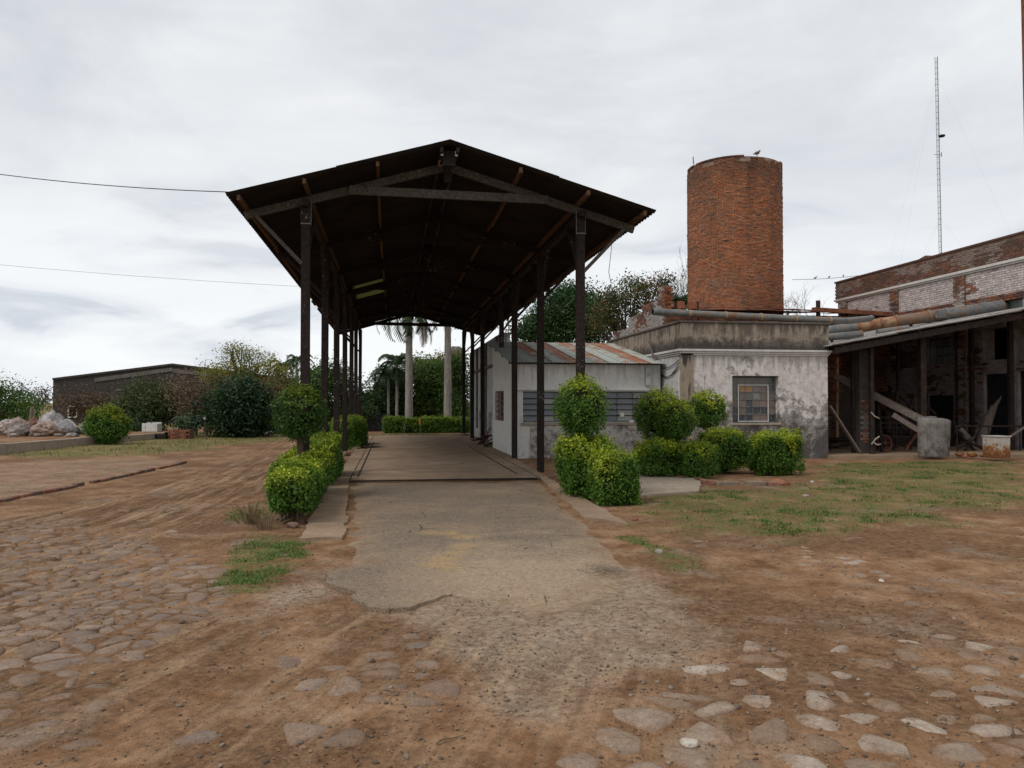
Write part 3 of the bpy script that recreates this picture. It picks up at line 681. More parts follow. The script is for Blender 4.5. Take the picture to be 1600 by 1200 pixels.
# ---------------------------------------------------------------- canopy over the weighbridge
XL, XR, XC = -1.49, 3.44, .97; YP = [13.8+3.86*i for i in range(7)]; YF, YB = 13.0, 37.9
ZR = 6.05; HW = 3.56; SL = .288
def roofz(x): return ZR - abs(x-XC)*SL
canopy = thing('open_canopy', 'long dark timber canopy with a low gabled roof standing over the weighbridge drive', 'canopy', (XC, YF, 0))
def corr_mesh(name, wid, length, pitch, amp, th=.006, m=None, seg=4):
    k = int(round(wid/pitch))*seg; vs = []; fs = []
    for t in (0, -th):
        for yy in (0, length):
            for i in range(k+1): vs.append((i*wid/k, yy, amp*math.cos(2*math.pi*i/seg)+t))
    n = k+1
    for i in range(k): fs.append((i, i+1, n+i+1, n+i)); fs.append((2*n+i, 3*n+i, 3*n+i+1, 2*n+i+1))
    for i in range(k): fs.append((i, 2*n+i, 2*n+i+1, i+1)); fs.append((n+i, n+i+1, 3*n+i+1, 3*n+i))
    fs += [(0, n, 3*n, 2*n), (k, 2*n+k, 3*n+k, n+k)]
    me = bpy.data.meshes.new(name); me.from_pydata(vs, [], fs)
    at = me.color_attributes.new('Col', 'FLOAT_COLOR', 'POINT'); at.data.foreach_set('color', np.ones(len(vs)*4))
    me.materials.append(m); me.update(); return me
# sheet local frame: x across the sheet (along Y in the world), y along the slope
slope_len = HW/math.cos(math.atan(SL)); half = slope_len/2
wsh = (YB-YF)/24
cm = corr_mesh('roof_sheet', wsh+.06, half+.12, .151, .022, .007, M['canopysheet'])
cm2 = corr_mesh('translucent_sheet', wsh+.04, 1.12, .151, .02, .005, M['translucent'])
an = math.atan(SL)
def place_sheet(me, side, y, s, dz=0, name='roof_sheet', jit=0):
    # side -1 left, +1 right ; s distance from ridge of the upper end
    o = bpy.data.objects.new(name, me); COL.objects.link(o); o.parent = canopy
    ex = Vector((0, 1, 0)); ey = Vector((side*math.cos(an), 0, -math.sin(an))); ez = Vector((side*math.sin(an), 0, math.cos(an)))
    if side > 0: ex = -ex; y = y+me.vertices[int(len(me.vertices)/4)-1].co.x
    ex2 = ey.cross(ez)
    if ex2.y < 0: pass
    base = Vector((XC, y, ZR)) + ey*s + ez*(dz+jit)
    mt = Matrix.Identity(4)
    for i in range(3): mt[i][0] = ex[i]; mt[i][1] = ey[i]; mt[i][2] = ez[i]; mt[i][3] = base[i]-canopy.location[i]
    o.matrix_local = mt; return o
for side in (-1, 1):
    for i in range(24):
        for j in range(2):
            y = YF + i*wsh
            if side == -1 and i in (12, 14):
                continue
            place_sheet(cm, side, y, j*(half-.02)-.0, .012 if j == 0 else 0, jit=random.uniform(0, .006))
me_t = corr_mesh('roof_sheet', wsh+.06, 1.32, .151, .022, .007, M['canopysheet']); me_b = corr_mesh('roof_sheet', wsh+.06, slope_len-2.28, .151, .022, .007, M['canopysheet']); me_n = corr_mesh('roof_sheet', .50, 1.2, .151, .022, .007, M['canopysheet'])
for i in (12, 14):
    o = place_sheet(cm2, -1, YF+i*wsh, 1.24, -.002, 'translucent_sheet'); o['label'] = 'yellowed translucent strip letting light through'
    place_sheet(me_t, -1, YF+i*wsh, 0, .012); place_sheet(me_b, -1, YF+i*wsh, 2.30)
# ridge capping
mb = MB()
for i in range(12):
    a = YF+i*(YB-YF)/12; b = a+(YB-YF)/12+.05
    zc = ZR+.03+.004*(i % 2)
    mb.add([(XC-.28, a, zc-.28*SL), (XC, a, zc), (XC+.28, a, zc-.28*SL), (XC-.28, b, zc-.28*SL), (XC, b, zc), (XC+.28, b, zc-.28*SL),
            (XC-.28, a, zc-.28*SL+.01), (XC, a, zc+.012), (XC+.28, a, zc-.28*SL+.01), (XC-.28, b, zc-.28*SL+.01), (XC, b, zc+.012), (XC+.28, b, zc-.28*SL+.01)],
           [(0, 3, 4, 1), (1, 4, 5, 2), (6, 7, 10, 9), (7, 8, 11, 10), (0, 1, 7, 6), (1, 2, 8, 7), (3, 9, 10, 4), (4, 10, 11, 5)])
mb.build('ridge_cap', M['canopysheet'], canopy)
def part(name, m, parent, fn, **kw):
    mb = MB(); fn(mb); return mb.build(name, m, parent, **kw)
# purlins
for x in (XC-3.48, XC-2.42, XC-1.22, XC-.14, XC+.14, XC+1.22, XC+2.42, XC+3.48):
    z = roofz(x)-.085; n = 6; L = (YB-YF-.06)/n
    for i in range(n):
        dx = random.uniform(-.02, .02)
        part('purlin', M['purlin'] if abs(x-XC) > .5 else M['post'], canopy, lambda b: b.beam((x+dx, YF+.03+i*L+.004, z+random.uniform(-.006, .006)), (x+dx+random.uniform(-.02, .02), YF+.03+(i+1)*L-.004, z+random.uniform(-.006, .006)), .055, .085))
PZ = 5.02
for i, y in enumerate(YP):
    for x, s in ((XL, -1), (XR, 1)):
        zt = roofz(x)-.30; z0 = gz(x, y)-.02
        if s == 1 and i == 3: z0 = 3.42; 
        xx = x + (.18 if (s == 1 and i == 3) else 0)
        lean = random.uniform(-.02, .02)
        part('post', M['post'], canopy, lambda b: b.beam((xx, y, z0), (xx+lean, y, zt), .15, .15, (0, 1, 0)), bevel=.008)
        # outward strut and longitudinal knee braces
        xe = XC+s*3.30
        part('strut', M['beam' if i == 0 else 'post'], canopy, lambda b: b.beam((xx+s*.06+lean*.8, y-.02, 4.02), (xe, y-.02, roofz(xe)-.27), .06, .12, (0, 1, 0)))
        if i < 6:
            part('knee_brace', M['post'], canopy, lambda b: b.beam((xx, y+.08, 4.15), (x, y+.95, zt-.02), .05, .09, (1, 0, 0)))
        if i > 0:
            part('knee_brace', M['post'], canopy, lambda b: b.beam((xx, y-.08, 4.15), (x, y-.95, zt-.02), .05, .09, (1, 0, 0)))
        part('rafter', M['beam' if i == 0 else 'post'], canopy, lambda b: b.beam((XC+s*.06, y+.0, roofz(XC)-.21), (XC+s*3.50, y+.0, roofz(XC+s*3.5)-.205), .07, .135))  # struts, rafters and collars behind the front frame darkened to imitate canopy shade
        if i == 0: part('post_sleeve', M['frame'], canopy, lambda b: (b.beam((x-.084, y-.05, zt-.34), (x-.084+.0, y-.05, zt+.1), .008, .03, (0, 1, 0)), b.beam((x+.084, y-.05, zt-.34), (x+.084, y-.05, zt+.1), .008, .03, (0, 1, 0)), b.beam((x-.09, y-.081, zt-.32), (x+.09, y-.081, zt-.32), .01, .02)))
    xa, xb = XC-1.72, XC+1.86
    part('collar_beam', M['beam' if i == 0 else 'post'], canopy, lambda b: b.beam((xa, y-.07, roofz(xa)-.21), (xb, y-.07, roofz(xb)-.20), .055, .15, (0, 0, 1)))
    part('king_post', M['post'], canopy, lambda b: b.beam((XC, y-.09, roofz(XC)-.5), (XC, y-.09, roofz(XC)-.14), .11, .05, (0, 1, 0)))
for x, s in ((XL, -1), (XR, 1)):
    for i in range(6):
        part('wall_plate', M['post'], canopy, lambda b: b.beam((x, YP[i]+.003-(0 if i else .25), roofz(x)-.345+.06), (x, YP[i+1]-.003+(.25 if i == 5 else 0), roofz(x)-.285), .11, .10))
# front ridge: king block with two porcelain insulators
part('king_block', M['post'], canopy, lambda b: b.beam((XC, YF+.28, ZR-.34), (XC, YF+.28, ZR-.08), .22, .07, (0, 1, 0)))
for dx in (-.13, .12):
    part('insulator', M['white'], canopy, lambda b: b.lathe(XC+dx, YF+.17, [(0, 0), (.022, .005), (.028, .03), (.018, .045), (.026, .06), (.022, .09), (0, .10)], 10, ZR-.20))
part('insulator', M['purlin'], canopy, lambda b: b.tube([(XC-.16, YF+.16, ZR-.28), (XC-.19, YF+.15, ZR-.33), (XC-.17, YF+.14, ZR-.40), (XC-.12, YF+.15, ZR-.36)], .012, 6))
for x, z in ((XC+1.22, 0), (XC+2.42, 0)):
    part('purlin_end', M['purlin'], canopy, lambda b: b.box(x-.028, x+.028, YF-.03, YF+.02, roofz(x)-.13, roofz(x)-.045))
part('cord', M['cable'], canopy, lambda b: b.tube([(XR+.65, 14.2, roofz(XR+.65)-.1), (XR+.72, 14.2, 4.6), (XR+.66, 14.2, 4.1), (XR+.7, 14.2, 3.9)], .006, 5))

# ---------------------------------------------------------------- walls with openings
def wall(mb, axis, c, th, u0, u1, z0, z1, holes=(), top=None):
    """axis 'x': wall runs along X with its face at Y=c, going back th.  axis 'y': runs along Y, face at X=c. top: optional fn(u)->z"""
    us = sorted({u0, u1, *[h[0] for h in holes], *[h[1] for h in holes]}); zs = sorted({z0, z1, *[h[2] for h in holes], *[h[3] for h in holes]})
    P = (lambda u, d, z: (u, c+d, z)) if axis == 'x' else (lambda u, d, z: (c+d, u, z))
    solid = lambda i, j: 0 <= i < len(us)-1 and 0 <= j < len(zs)-1 and not any(h[0]-1e-6 <= us[i] and us[i+1] <= h[1]+1e-6 and h[2]-1e-6 <= zs[j] and zs[j+1] <= h[3]+1e-6 for h in holes)
    Z = lambda u, z: top(u) if (top and abs(z-z1) < 1e-6) else z
    for i in range(len(us)-1):
        for j in range(len(zs)-1):
            if not solid(i, j): continue
            a, b, p, q = us[i], us[i+1], zs[j], zs[j+1]
            for d in (0, th): mb.add([P(a, d, Z(a, p)), P(b, d, Z(b, p)), P(b, d, Z(b, q)), P(a, d, Z(a, q))], [(0, 1, 2, 3)])
            for (ii, jj, e) in ((i-1, j, 'l'), (i+1, j, 'r'), (i, j-1, 'd'), (i, j+1, 'u')):
                if solid(ii, jj): continue
                s = {'l': ((a, p), (a, q)), 'r': ((b, p), (b, q)), 'd': ((a, p), (b, p)), 'u': ((a, q), (b, q))}[e]
                mb.add([P(s[0][0], 0, Z(*s[0])), P(s[1][0], 0, Z(*s[1])), P(s[1][0], th, Z(*s[1])), P(s[0][0], th, Z(*s[0]))], [(0, 1, 2, 3)])
    return mb
def paint(palette, w): return [palette[i] for i in np.searchsorted(np.cumsum(w), 0)]
def brick_wall(name, m, parent, axis, c, out, u0, u1, z0, z1, holes=(), top=None, colf=None, bl=.25, bh=.068, depth=.012, gap=.012, kind='stuff'):
    rows = int((z1-z0)/(bh+gap)); cu = []; cz = []
    for r_ in range(rows):
        z = z0+(r_+.5)*(bh+gap); n = int((u1-u0)/(bl+gap))+2
        u = u0+(np.arange(n)+(.5 if r_ % 2 else 0))*(bl+gap); cu.append(u); cz.append(np.full(n, z))
    u = np.concatenate(cu); z = np.concatenate(cz); ok = (u > u0+.05) & (u < u1-.05)
    for h in holes: ok &= ~((u > h[0]-.1) & (u < h[1]+.1) & (z > h[2]-.03) & (z < h[3]+.03))
    if top is not None: ok &= z < top(u)-.03
    u, z = u[ok], z[ok]; n = len(u); dp = rng.normal(0, .004, n)
    one = np.ones(n); zero = np.zeros(n)
    if axis == 'x': Cn = np.stack([u, c+out*dp, z], -1); U = np.stack([one*bl/2, zero, zero], -1); N = np.stack([zero, one*out*depth, zero], -1)
    else: Cn = np.stack([one*c+out*dp, u, z], -1); U = np.stack([zero, one*bl/2, zero], -1); N = np.stack([one*out*depth, zero, zero], -1)
    U = U*rng.uniform(.93, 1.0, (n, 1)); Vv = np.stack([zero, zero, one*bh/2*rng.uniform(.9, 1.02, n)], -1)
    return boxes(Cn, U, Vv, N, colf(u, z), name, m, parent, kind)
RED = [(.22, .068, .032), (.30, .095, .042), (.16, .052, .030), (.26, .115, .06), (.10, .045, .032)]
def redcol(u, z, dark=.0, s=0):
    n = len(u); t = rng.uniform(0, 1, n); c = np.array([RED[int(k)] for k in np.minimum(t*5, 4)])
    q = sstep(.45, .68, fbm(u*.8, z*1.3, 4, 11+s)+dark); return c*(1-q[:, None]*.62)+np.array((.045, .035, .03))*q[:, None]*.6
def whitecol(thr=.5, s=0, stain=.0, wc=(.52, .48, .46)):
    def f(u, z):
        c = redcol(u, z, 0, s)*.85+.02; k = sstep(thr-.06, thr+.06, fbm(u*.9, z*1.6, 4, 23+s)+rng.normal(0, .07, len(u)))[:, None]
        wcol = np.array(wc)*rng.uniform(.78, 1.08, (len(u), 1)); wcol = wcol*(1-stain*sstep(.45, .7, fbm(u*.7, z*.35, 3, 31+s))[:, None])
        return wcol*k+c*(1-k)
    return f

# ---------------------------------------------------------------- round brick tower
TX, TY = 15.05, 32.1; TR = 2.02; TZ = 11.95
tower = thing('brick_tower', 'tall round red brick tower with an open flat top, standing behind the plastered annexe', 'tower', (TX, TY, 0))
mb = MB(); mb.smooth = True; mb.lathe(TX, TY, [(TR-.012, 0), (TR-.012, TZ), (TR-.30, TZ), (TR-.30, TZ-2.5), (0, TZ-2.5)], 96)
mb.build('tower_wall', M['mortar'], tower)
bh, gap = .046, .012; rows = int((TZ-4.2)/(bh+gap)); per = 58
ths = []; zs = []
for r_ in range(rows):
    a = (np.arange(per)+(.5 if r_ % 2 else 0)+random.uniform(-.12, .12))*2*math.pi/per; ths.append(a); zs.append(np.full(per, 4.2+(r_+.5)*(bh+gap)))
th = np.concatenate(ths); zz_ = np.concatenate(zs); n = len(th)
rad = TR+rng.normal(0, .007, n); hs = TR*math.pi/per*.95
Cn = np.stack([TX+rad*np.cos(th), TY+rad*np.sin(th), zz_], -1); U = np.stack([-np.sin(th)*hs, np.cos(th)*hs, th*0], -1)
N = np.stack([np.cos(th)*.02, np.sin(th)*.02, th*0], -1); Vv = np.stack([th*0, th*0, np.full(n, bh/2)], -1)
t = rng.uniform(0, 1, n); ORG = [(.42, .150, .062), (.47, .19, .085), (.36, .120, .058), (.36, .17, .10), (.32, .135, .075), (.25, .12, .072)]
cc = np.array([ORG[int(k)] for k in np.minimum(t*6, 5)])
patch = fbm(th*2.2+3, zz_*.75, 5, 91); q = sstep(.47, .66, patch)[:, None]; cc = cc*(1-q*.32)+np.array((.075, .055, .038))*q*.4
q2 = sstep(.60, .75, fbm(th*1.4+9, zz_*1.2, 4, 95))[:, None]; cc = cc*(1-q2*.6)+np.array((.40, .14, .055))*q2*.6
topd = sstep(TZ-1.3, TZ-.3, zz_+(fbm(th*4, zz_*.3, 3, 7)-.5)*1.2)[:, None]; cc = cc*(1-topd*.45)+np.array((.04, .035, .028))*topd*.5
stk_ = sstep(.50, .70, fbm(th*7, zz_*.22, 4, 51))*sstep(TZ-6, TZ-.5, zz_+(fbm(th*3, zz_*0, 3, 8)-.5)*5); cc = cc*(1-stk_[:, None]*.35)
cc = (cc*.82+np.array((.20, .125, .085))*.15)*1.08
wr_ = sstep(.66, .78, fbm(th*2.4+5, zz_*.9, 4, 57))[:, None]; cc = cc*(1-wr_*.25)+np.array((.30, .20, .14))*wr_*.25
kp_ = ~((zz_ > TZ-.20) & (fbm(th*5, zz_*0, 3, 77) > .66)) & (rng.uniform(0, 1, n) > .006)
Cn, U, Vv, N, cc = Cn[kp_], U[kp_], Vv[kp_], N[kp_], cc[kp_]
boxes(Cn, U, Vv, N, cc, 'wall_bricks', M['brick'], tower, 'stuff')
# rim header course
a = np.arange(96)*2*math.pi/96; a = a[fbm(a*3, a*0, 2, 3) > .40]; Cn = np.stack([TX+(TR-.1)*np.cos(a), TY+(TR-.1)*np.sin(a), a*0+TZ+.02], -1)
boxes(Cn, np.stack([-np.sin(a)*.062, np.cos(a)*.062, a*0], -1), np.stack([a*0, a*0, a*0+.035], -1), np.stack([np.cos(a)*.13, np.sin(a)*.13, a*0], -1), redcol(a, a), 'rim_bricks', M['brick'], tower, 'stuff')
mb = MB(); p = atY(1082, 258, TY-.6); mb.tube([(p.x+.05, TY-.6, TZ), (p.x+.03, TY-.6, TZ+.32)], .02, 6); mb.build('rim_rod', M['darkmetal'], tower)

def bird(name, label, loc, s, ang, group=None, c=(.05, .05, .055)):
    mb = MB(); mb.cur = c; x, y, z = loc; ca, sa = math.cos(ang), math.sin(ang)
    T = lambda a, b, h: (x+a*ca*s-b*sa*s, y+a*sa*s+b*ca*s, z+h*s)
    mb.tube([T(-.55, 0, .12), T(-.3, 0, .2), T(-.05, 0, .3), T(.18, 0, .38), T(.28, 0, .5), T(.36, 0, .6), T(.44, 0, .62), T(.55, 0, .6)], [.03*s, .09*s, .17*s, .15*s, .09*s, .085*s, .05*s, .01*s], 8)
    mb.tube([T(.0, .05, .2), T(.02, .05, 0)], .02*s, 5); mb.tube([T(.0, -.05, .2), T(.02, -.05, 0)], .02*s, 5)
    o = mb.build(name, M['paint']); org = Vector(loc)
    for v in o.data.vertices: v.co -= org
    o.location = org; return tag(o, label, 'bird', group)
bird('bird', 'small grey bird perched on the front rim of the tall brick tower', (TX-.05+.2, TY-TR+.12, TZ+.05), .42, R(20), c=(.12, .11, .09))

# ---------------------------------------------------------------- low white hut
HX0, HX1, HY0, HY1 = 3.52, 7.90, 21.9, 26.9
hut = thing('white_hut', 'low white rendered hut with a rusty corrugated lean-to roof beside the canopy posts', 'hut', (HX0, HY0, 0))
wl = (4.0-.25, 7.55, 1.02, 1.92)
zt = lambda y: 2.74+(y-HY0)*.185
sw = (24.2, 26.3, 1.0, 1.98)
part('front_wall', M['hutwall'], hut, lambda b: wall(b, 'x', HY0, .18, HX0, HX1, -.05, 2.72, [wl]))
part('gable_wall', M['hutwall'], hut, lambda b: wall(b, 'y', HX0+.004, .18, HY0+.18, HY1, -.05, 3.5, [sw], top=zt))
part('peeled_plinth', M['hutlow'], hut, lambda b: b.box(HX0+.45, HX1, HY0-.025, HY0+.02, -.05, .93), bevel=.01)
part('back_wall', M['hutwall'], hut, lambda b: b.box(HX0+.2, HX1, HY1-.18, HY1, -.05, zt(HY1)-.02))
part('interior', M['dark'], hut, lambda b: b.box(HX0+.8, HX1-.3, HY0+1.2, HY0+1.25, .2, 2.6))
part('window_sill', M['concrete'], hut, lambda b: b.box(wl[0]-.05, wl[1]+.05, HY0-.05, HY0+.10, .935, 1.015), bevel=.006)
part('drip_ledge', M['hutwall'], hut, lambda b: b.box(HX0-.08, HX1-.1, HY0-.07, HY0-.003, 1.95, 2.0), bevel=.006)
win = part('window', M['frame'], hut, lambda b: (b.box(wl[0], wl[1], HY0+.09, HY0+.12, 1.02, 1.05), b.box(wl[0], wl[1], HY0+.09, HY0+.12, 1.89, 1.92)))
ncol = 8; cw = (wl[1]-wl[0])/ncol; rh = (.84)/5
for i in range(ncol+1):
    part('mullion', M['frame'], win, lambda b: b.box(wl[0]+i*cw-.012, wl[0]+i*cw+.012, HY0+.082, HY0+.118, 1.052, 1.888))
for j in range(1, 5):
    part('transom', M['darkmetal'], win, lambda b: b.box(wl[0]+.01, wl[1]-.01, HY0+.066, HY0+.080, 1.05+j*rh-.012, 1.05+j*rh+.012))
for i in range(ncol):
    for j in range(5):
        mb = MB(); b_ = random.uniform(.75, 1.2); mb.cur = (.11*b_, .125*b_, .14*b_)
        if random.random() < .10: mb.cur = (.27, .28, .25)
        x0 = wl[0]+i*cw+.014; x1 = x0+cw-.028; z0 = 1.053+j*rh+.006; z1 = z0+rh-.012
        mb.add([(x0, HY0+.098, z0), (x1, HY0+.098, z0), (x1, HY0+.112, z1), (x0, HY0+.112, z1), (x0, HY0+.104, z0), (x1, HY0+.104, z0), (x1, HY0+.118, z1), (x0, HY0+.118, z1)], [(0, 1, 2, 3), (4, 7, 6, 5), (0, 4, 5, 1), (1, 5, 6, 2), (2, 6, 7, 3), (3, 7, 4, 0)])
        mb.build('pane', M['glass'], win)
for (px, py) in ((972, 648), (707+280, 660)):
    p = atY(px, py, HY0+.06); part('paper_notice', M['paper'], win, lambda b: b.box(p.x-.065, p.x+.065, HY0+.058, HY0+.062, p.z-.06, p.z+.06))
# side window: brown grid of vents
win2 = part('side_window', M['mortar'], hut, lambda b: (b.box(HX0+.05, HX0+.09, sw[0], sw[1], 1.0, 1.05), b.box(HX0+.05, HX0+.09, sw[0], sw[1], 1.93, 1.98), b.box(HX0+.03, HX0+.10, 25.05, 25.28, 1.052, 1.928)))
for k in range(5):
    for a, b2 in ((24.2, 25.045), (25.285, 26.3)):
        part('vent_slat', M['mortar'], win2, lambda b: b.beam((HX0+.07, a+.03, 1.13+k*.175), (HX0+.07, b2-.03, 1.13+k*.175), .09, .02, (-.6, 0, 1)))
for a in (24.62, 25.8):
    part('mullion', M['mortar'], win2, lambda b: b.box(HX0+.055, HX0+.085, a-.015, a+.015, 1.052, 1.928))
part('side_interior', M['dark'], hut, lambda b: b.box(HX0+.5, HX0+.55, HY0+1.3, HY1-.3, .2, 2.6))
nsh = 11; sw_ = (HX1+.02-(HX0-.22))/nsh; rl = (HY1+.15-(HY0-.28))/math.cos(math.atan(.185))
for i in range(nsh):
    me = corr_mesh('roof_sheet', sw_+.04, rl, .076, .011, .003, M['rustsheet'])
    v_ = [.36, .40, .58, .42, .62, .40, .56, .38, .50, .66, .44][i]
    arr = np.ones((len(me.vertices), 4)); yy_ = np.array([v.co.y for v in me.vertices]); arr[:, 0] = arr[:, 1] = arr[:, 2] = v_+.12*yy_/rl
    me.color_attributes['Col'].data.foreach_set('color', arr.ravel())
    o = link('roof_sheet', me, None, hut); aa = math.atan(.185); o.matrix_local = Matrix.Translation(Vector((HX0-.22+i*sw_, HY0-.28, zt(HY0-.28)+.06+.004*(i % 2)))-hut.location) @ Matrix.Rotation(aa, 4, 'X')
for i in range(4):
    y = HY0+.05+i*1.5; part('roof_batten', M['post'], hut, lambda b: b.beam((HX0-.18, y, zt(y)+.005), (HX1-.02, y, zt(y)+.005), .05, .06))
part('meter_box', M['palewall'], hut, lambda b: b.box(7.42, 7.58, HY0-.12, HY0-.01, 2.1, 2.62), bevel=.01)

# ---------------------------------------------------------------- plastered annexe
AX0, AX1, AY0, AY1 = 8.0, 12.44, 20.5, 27.5
ann = thing('plastered_annexe', 'square flaking white annexe with a brown stained parapet and one many-paned steel window', 'building', (AX0, AY0, 0))
p0 = atY(1144, 586, AY0); p1 = atY(1217, 666, AY0); aw = (p0.x, p1.x, 1.02, 2.36)
part('front_wall', M['annexwall'], ann, lambda b: wall(b, 'x', AY0, .28, AX0, AX1, -.05, 3.06, [aw]))
part('left_wall', M['annexside'], ann, lambda b: b.box(AX0, AX0+.28, AY0+.282, AY1, -.05, 3.06))
part('right_wall', M['annexwall'], ann, lambda b: b.box(AX1-.28, AX1, AY0+.282, AY1, -.05, 3.06))
part('corner_pilaster', M['corner'], ann, lambda b: b.box(AX0-.03, AX0+.36, AY0-.03, AY0+.02, -.05, 3.0), bevel=.01)
for k, (z0, z1, o_) in enumerate(((2.93, 2.975, .03), (2.978, 3.035, .06), (3.038, 3.10, .10))):
    part('cornice', M['cornice'], ann, lambda b: b.box(AX0-o_, AX1+o_, AY0-o_, AY1, z0, z1), bevel=.006)
part('parapet_wall', M['parapet'], ann, lambda b: (b.box(AX0-.03, AX1+.03, AY0-.03, AY0+.25, 3.105, 3.84), b.box(AX0-.03, AX0+.25, AY0+.252, AY1, 3.105, 3.84), b.box(AX1-.25, AX1+.03, AY0+.252, AY1, 3.105, 3.84)), bevel=.008)
part('parapet_coping', M['greypier'], ann, lambda b: (b.box(AX0-.07, AX1+.07, AY0-.07, AY0+.30, 3.842, 3.90), b.box(AX0-.07, AX0+.28, AY0+.302, AY1, 3.842, 3.90)), bevel=.012)
part('roof_deck', M['concrete'], ann, lambda b: b.box(AX0+.3, AX1-.3, AY0+.3, AY1, 3.12, 3.25))
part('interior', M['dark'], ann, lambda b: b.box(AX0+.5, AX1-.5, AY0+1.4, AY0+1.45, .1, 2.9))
part('window_sill', M['concrete'], ann, lambda b: b.box(aw[0]-.06, aw[1]+.06, AY0-.05, AY0+.22, .955, 1.017), bevel=.008)
wy = AY0+.17; win = part('window', M['frame'], ann, lambda b: (b.box(aw[0]+.003, aw[1]-.003, wy, wy+.03, 1.02, 1.055), b.box(aw[0]+.003, aw[1]-.003, wy, wy+.03, 2.32, 2.357)))
xs = np.linspace(aw[0]+.02, aw[1]-.02, 7); zs_ = np.linspace(1.055, 2.32, 7)
for i in range(7): part('mullion', M['frame'], win, lambda b: b.box(xs[i]-.011, xs[i]+.011, wy+.001, wy+.027, 1.057, 2.318))
for j in range(1, 6): part('transom', M['frame'], win, lambda b: b.box(aw[0]+.02, aw[1]-.02, wy-.014, wy-.001, zs_[j]-.011, zs_[j]+.011))
part('casement', M['hutwall'], win, lambda b: (b.box(xs[1]-.01, xs[1]+.012, wy-.03, wy-.016, zs_[0], zs_[5]), b.box(xs[5]-.012, xs[5]+.012, wy-.03, wy-.016, zs_[0], zs_[5]), b.box(xs[1]+.013, xs[5]-.013, wy-.03, wy-.016, zs_[5]-.02, zs_[5]), b.box(xs[1]+.013, xs[5]-.013, wy-.03, wy-.016, zs_[0], zs_[0]+.02)))
grid = ["gbgggd", "gOOrbd", "gbgwbb", "brDbrb", "dbDDDr", "dDDrrD"]
pc = {'g': (.11, .105, .09), 'b': (.15, .105, .08), 'd': (.04, .05, .052), 'D': (.018, .025, .03), 'O': (.32, .17, .045), 'r': (.19, .125, .10), 'w': (.20, .20, .17)}
for j in range(6):
    for i in range(6):
        mb = MB(); mb.cur = pc[grid[j][i]]; z1 = zs_[6-j]; z0 = zs_[5-j]; mb.box(xs[i]+.012, xs[i+1]-.012, wy+.008, wy+.013, z0+.012, z1-.012); mb.build('pane', M['glass'], win)
for k, (sag, z) in enumerate(((.32, 2.72), (.22, 2.62), (.12, 2.8))):
    part('hanging_cable', M['cable'], ann, lambda b: b.tube([(AX0-.03, AY0+.05+t_*.3, z-sag*math.sin(t_/6*math.pi)-.02*t_) for t_ in range(7)], .012, 5))
part('downpipe', M['greypier'], ann, lambda b: b.tube([(AX0-.10, AY0+2.4, 3.5), (AX0-.14, AY0+1.9, 3.0), (AX0-.14, AY0+1.42, 2.5)], .035, 8))


# thin pipe over the annexe parapet
pz = 4.0
pp = thing('roof_pipe', 'long thin grey metal pipe lying along the parapet of the plastered annexe', 'pipe', (AX0, AY0, 3.9))
A0 = atY(1020, 495.5, 20.42); B0 = Vector((12.55, 20.55, 3.98)); A0.z = 4.12
for i, t_ in enumerate(np.linspace(0, 1, 6)[:-1]):
    a = A0.lerp(B0, t_); b2 = A0.lerp(B0, t_+.2); mb = MB(); mb.cur = (.12*(i % 3),)*3; mb.tube([a, b2], .098, 14); mb.build('pipe_length', M['pipe'], pp)
    part('joint_collar', M['pipe'], pp, lambda b: b.tube([b2-(B0-A0).normalized()*.03, b2+(B0-A0).normalized()*.03], .112, 14))
mb = MB(); mb.cur = (.1,)*3; mb.tube([B0, Vector((13.4, 21.0, 4.03)), Vector((15.2, 22.6, 4.30)), Vector((15.8, 23.4, 4.42))], .098, 12); mb.build('pipe_length', M['pipe'], pp)
for px in (1091, 1232):
    p = atY(px, 500, 20.55); part('bracket', M['darkmetal'], pp, lambda b: b.box(p.x-.02, p.x+.02, 20.56, 20.6, 3.90, 4.45 if px == 1091 else 4.25))
mb = MB(); mb.tube([A0+Vector((-.001, 0, 0)), A0+Vector((-.004, 0, 0))], .085, 14); mb.build('pipe_mouth', M['dark'], pp)
# ---------------------------------------------------------------- brick ruin wall and boiler house behind
ruin = thing('brick_boiler_house', 'red brick boiler house with stepped parapet and flecked whitewash left of the tower', 'building', (10.6, 29.0, 0))
def rtop(y):
    y = np.asarray(y, float); return np.where(y < 29.6, 6.25, np.where(y < 31.6, 5.75, np.where(y < 33.6, 5.45, np.where(y < 36, 5.0, 4.6))))
mb = MB(); ys_ = [29.0, 29.6, 31.6, 33.6, 36, 40]
for a, b2 in zip(ys_[:-1], ys_[1:]): mb.box(10.62, 10.95, a, b2, -.05, float(rtop((a+b2)/2))-.01)
mb.build('side_wall', M['mortar'], ruin)
brick_wall('side_bricks', M['brick'], ruin, 'y', 10.61, -1, 29.0, 40, 2.6, 6.25, top=rtop, colf=whitecol(.47, 3, .1, (.40, .36, .33)))
mb = MB(); mb.box(10.96, 20.3, 29.0, 29.3, -.05, 5.15); mb.build('front_wall', M['mortar'], ruin)
brick_wall('front_bricks', M['brick'], ruin, 'x', 28.99, -1, 10.64, 20.3, .1, 5.15, colf=lambda u, z: redcol(u, z, .04, 2))
for i, x in enumerate(np.arange(10.78, 11.9, .55)):
    mb = MB(); mb.cur = (.27, .10, .055); mb.box(x-.15, x+.15, 28.96, 29.28, 5.16, 5.62+(.5 if i == 0 else 0)); mb.build('merlon', M['brick'], ruin)
brick_wall('merlon_bricks', M['brick'], ruin, 'x', 28.94, -1, 10.62, 11.0, 5.2, 6.2, colf=lambda u, z: redcol(u, z, -.1, 2))
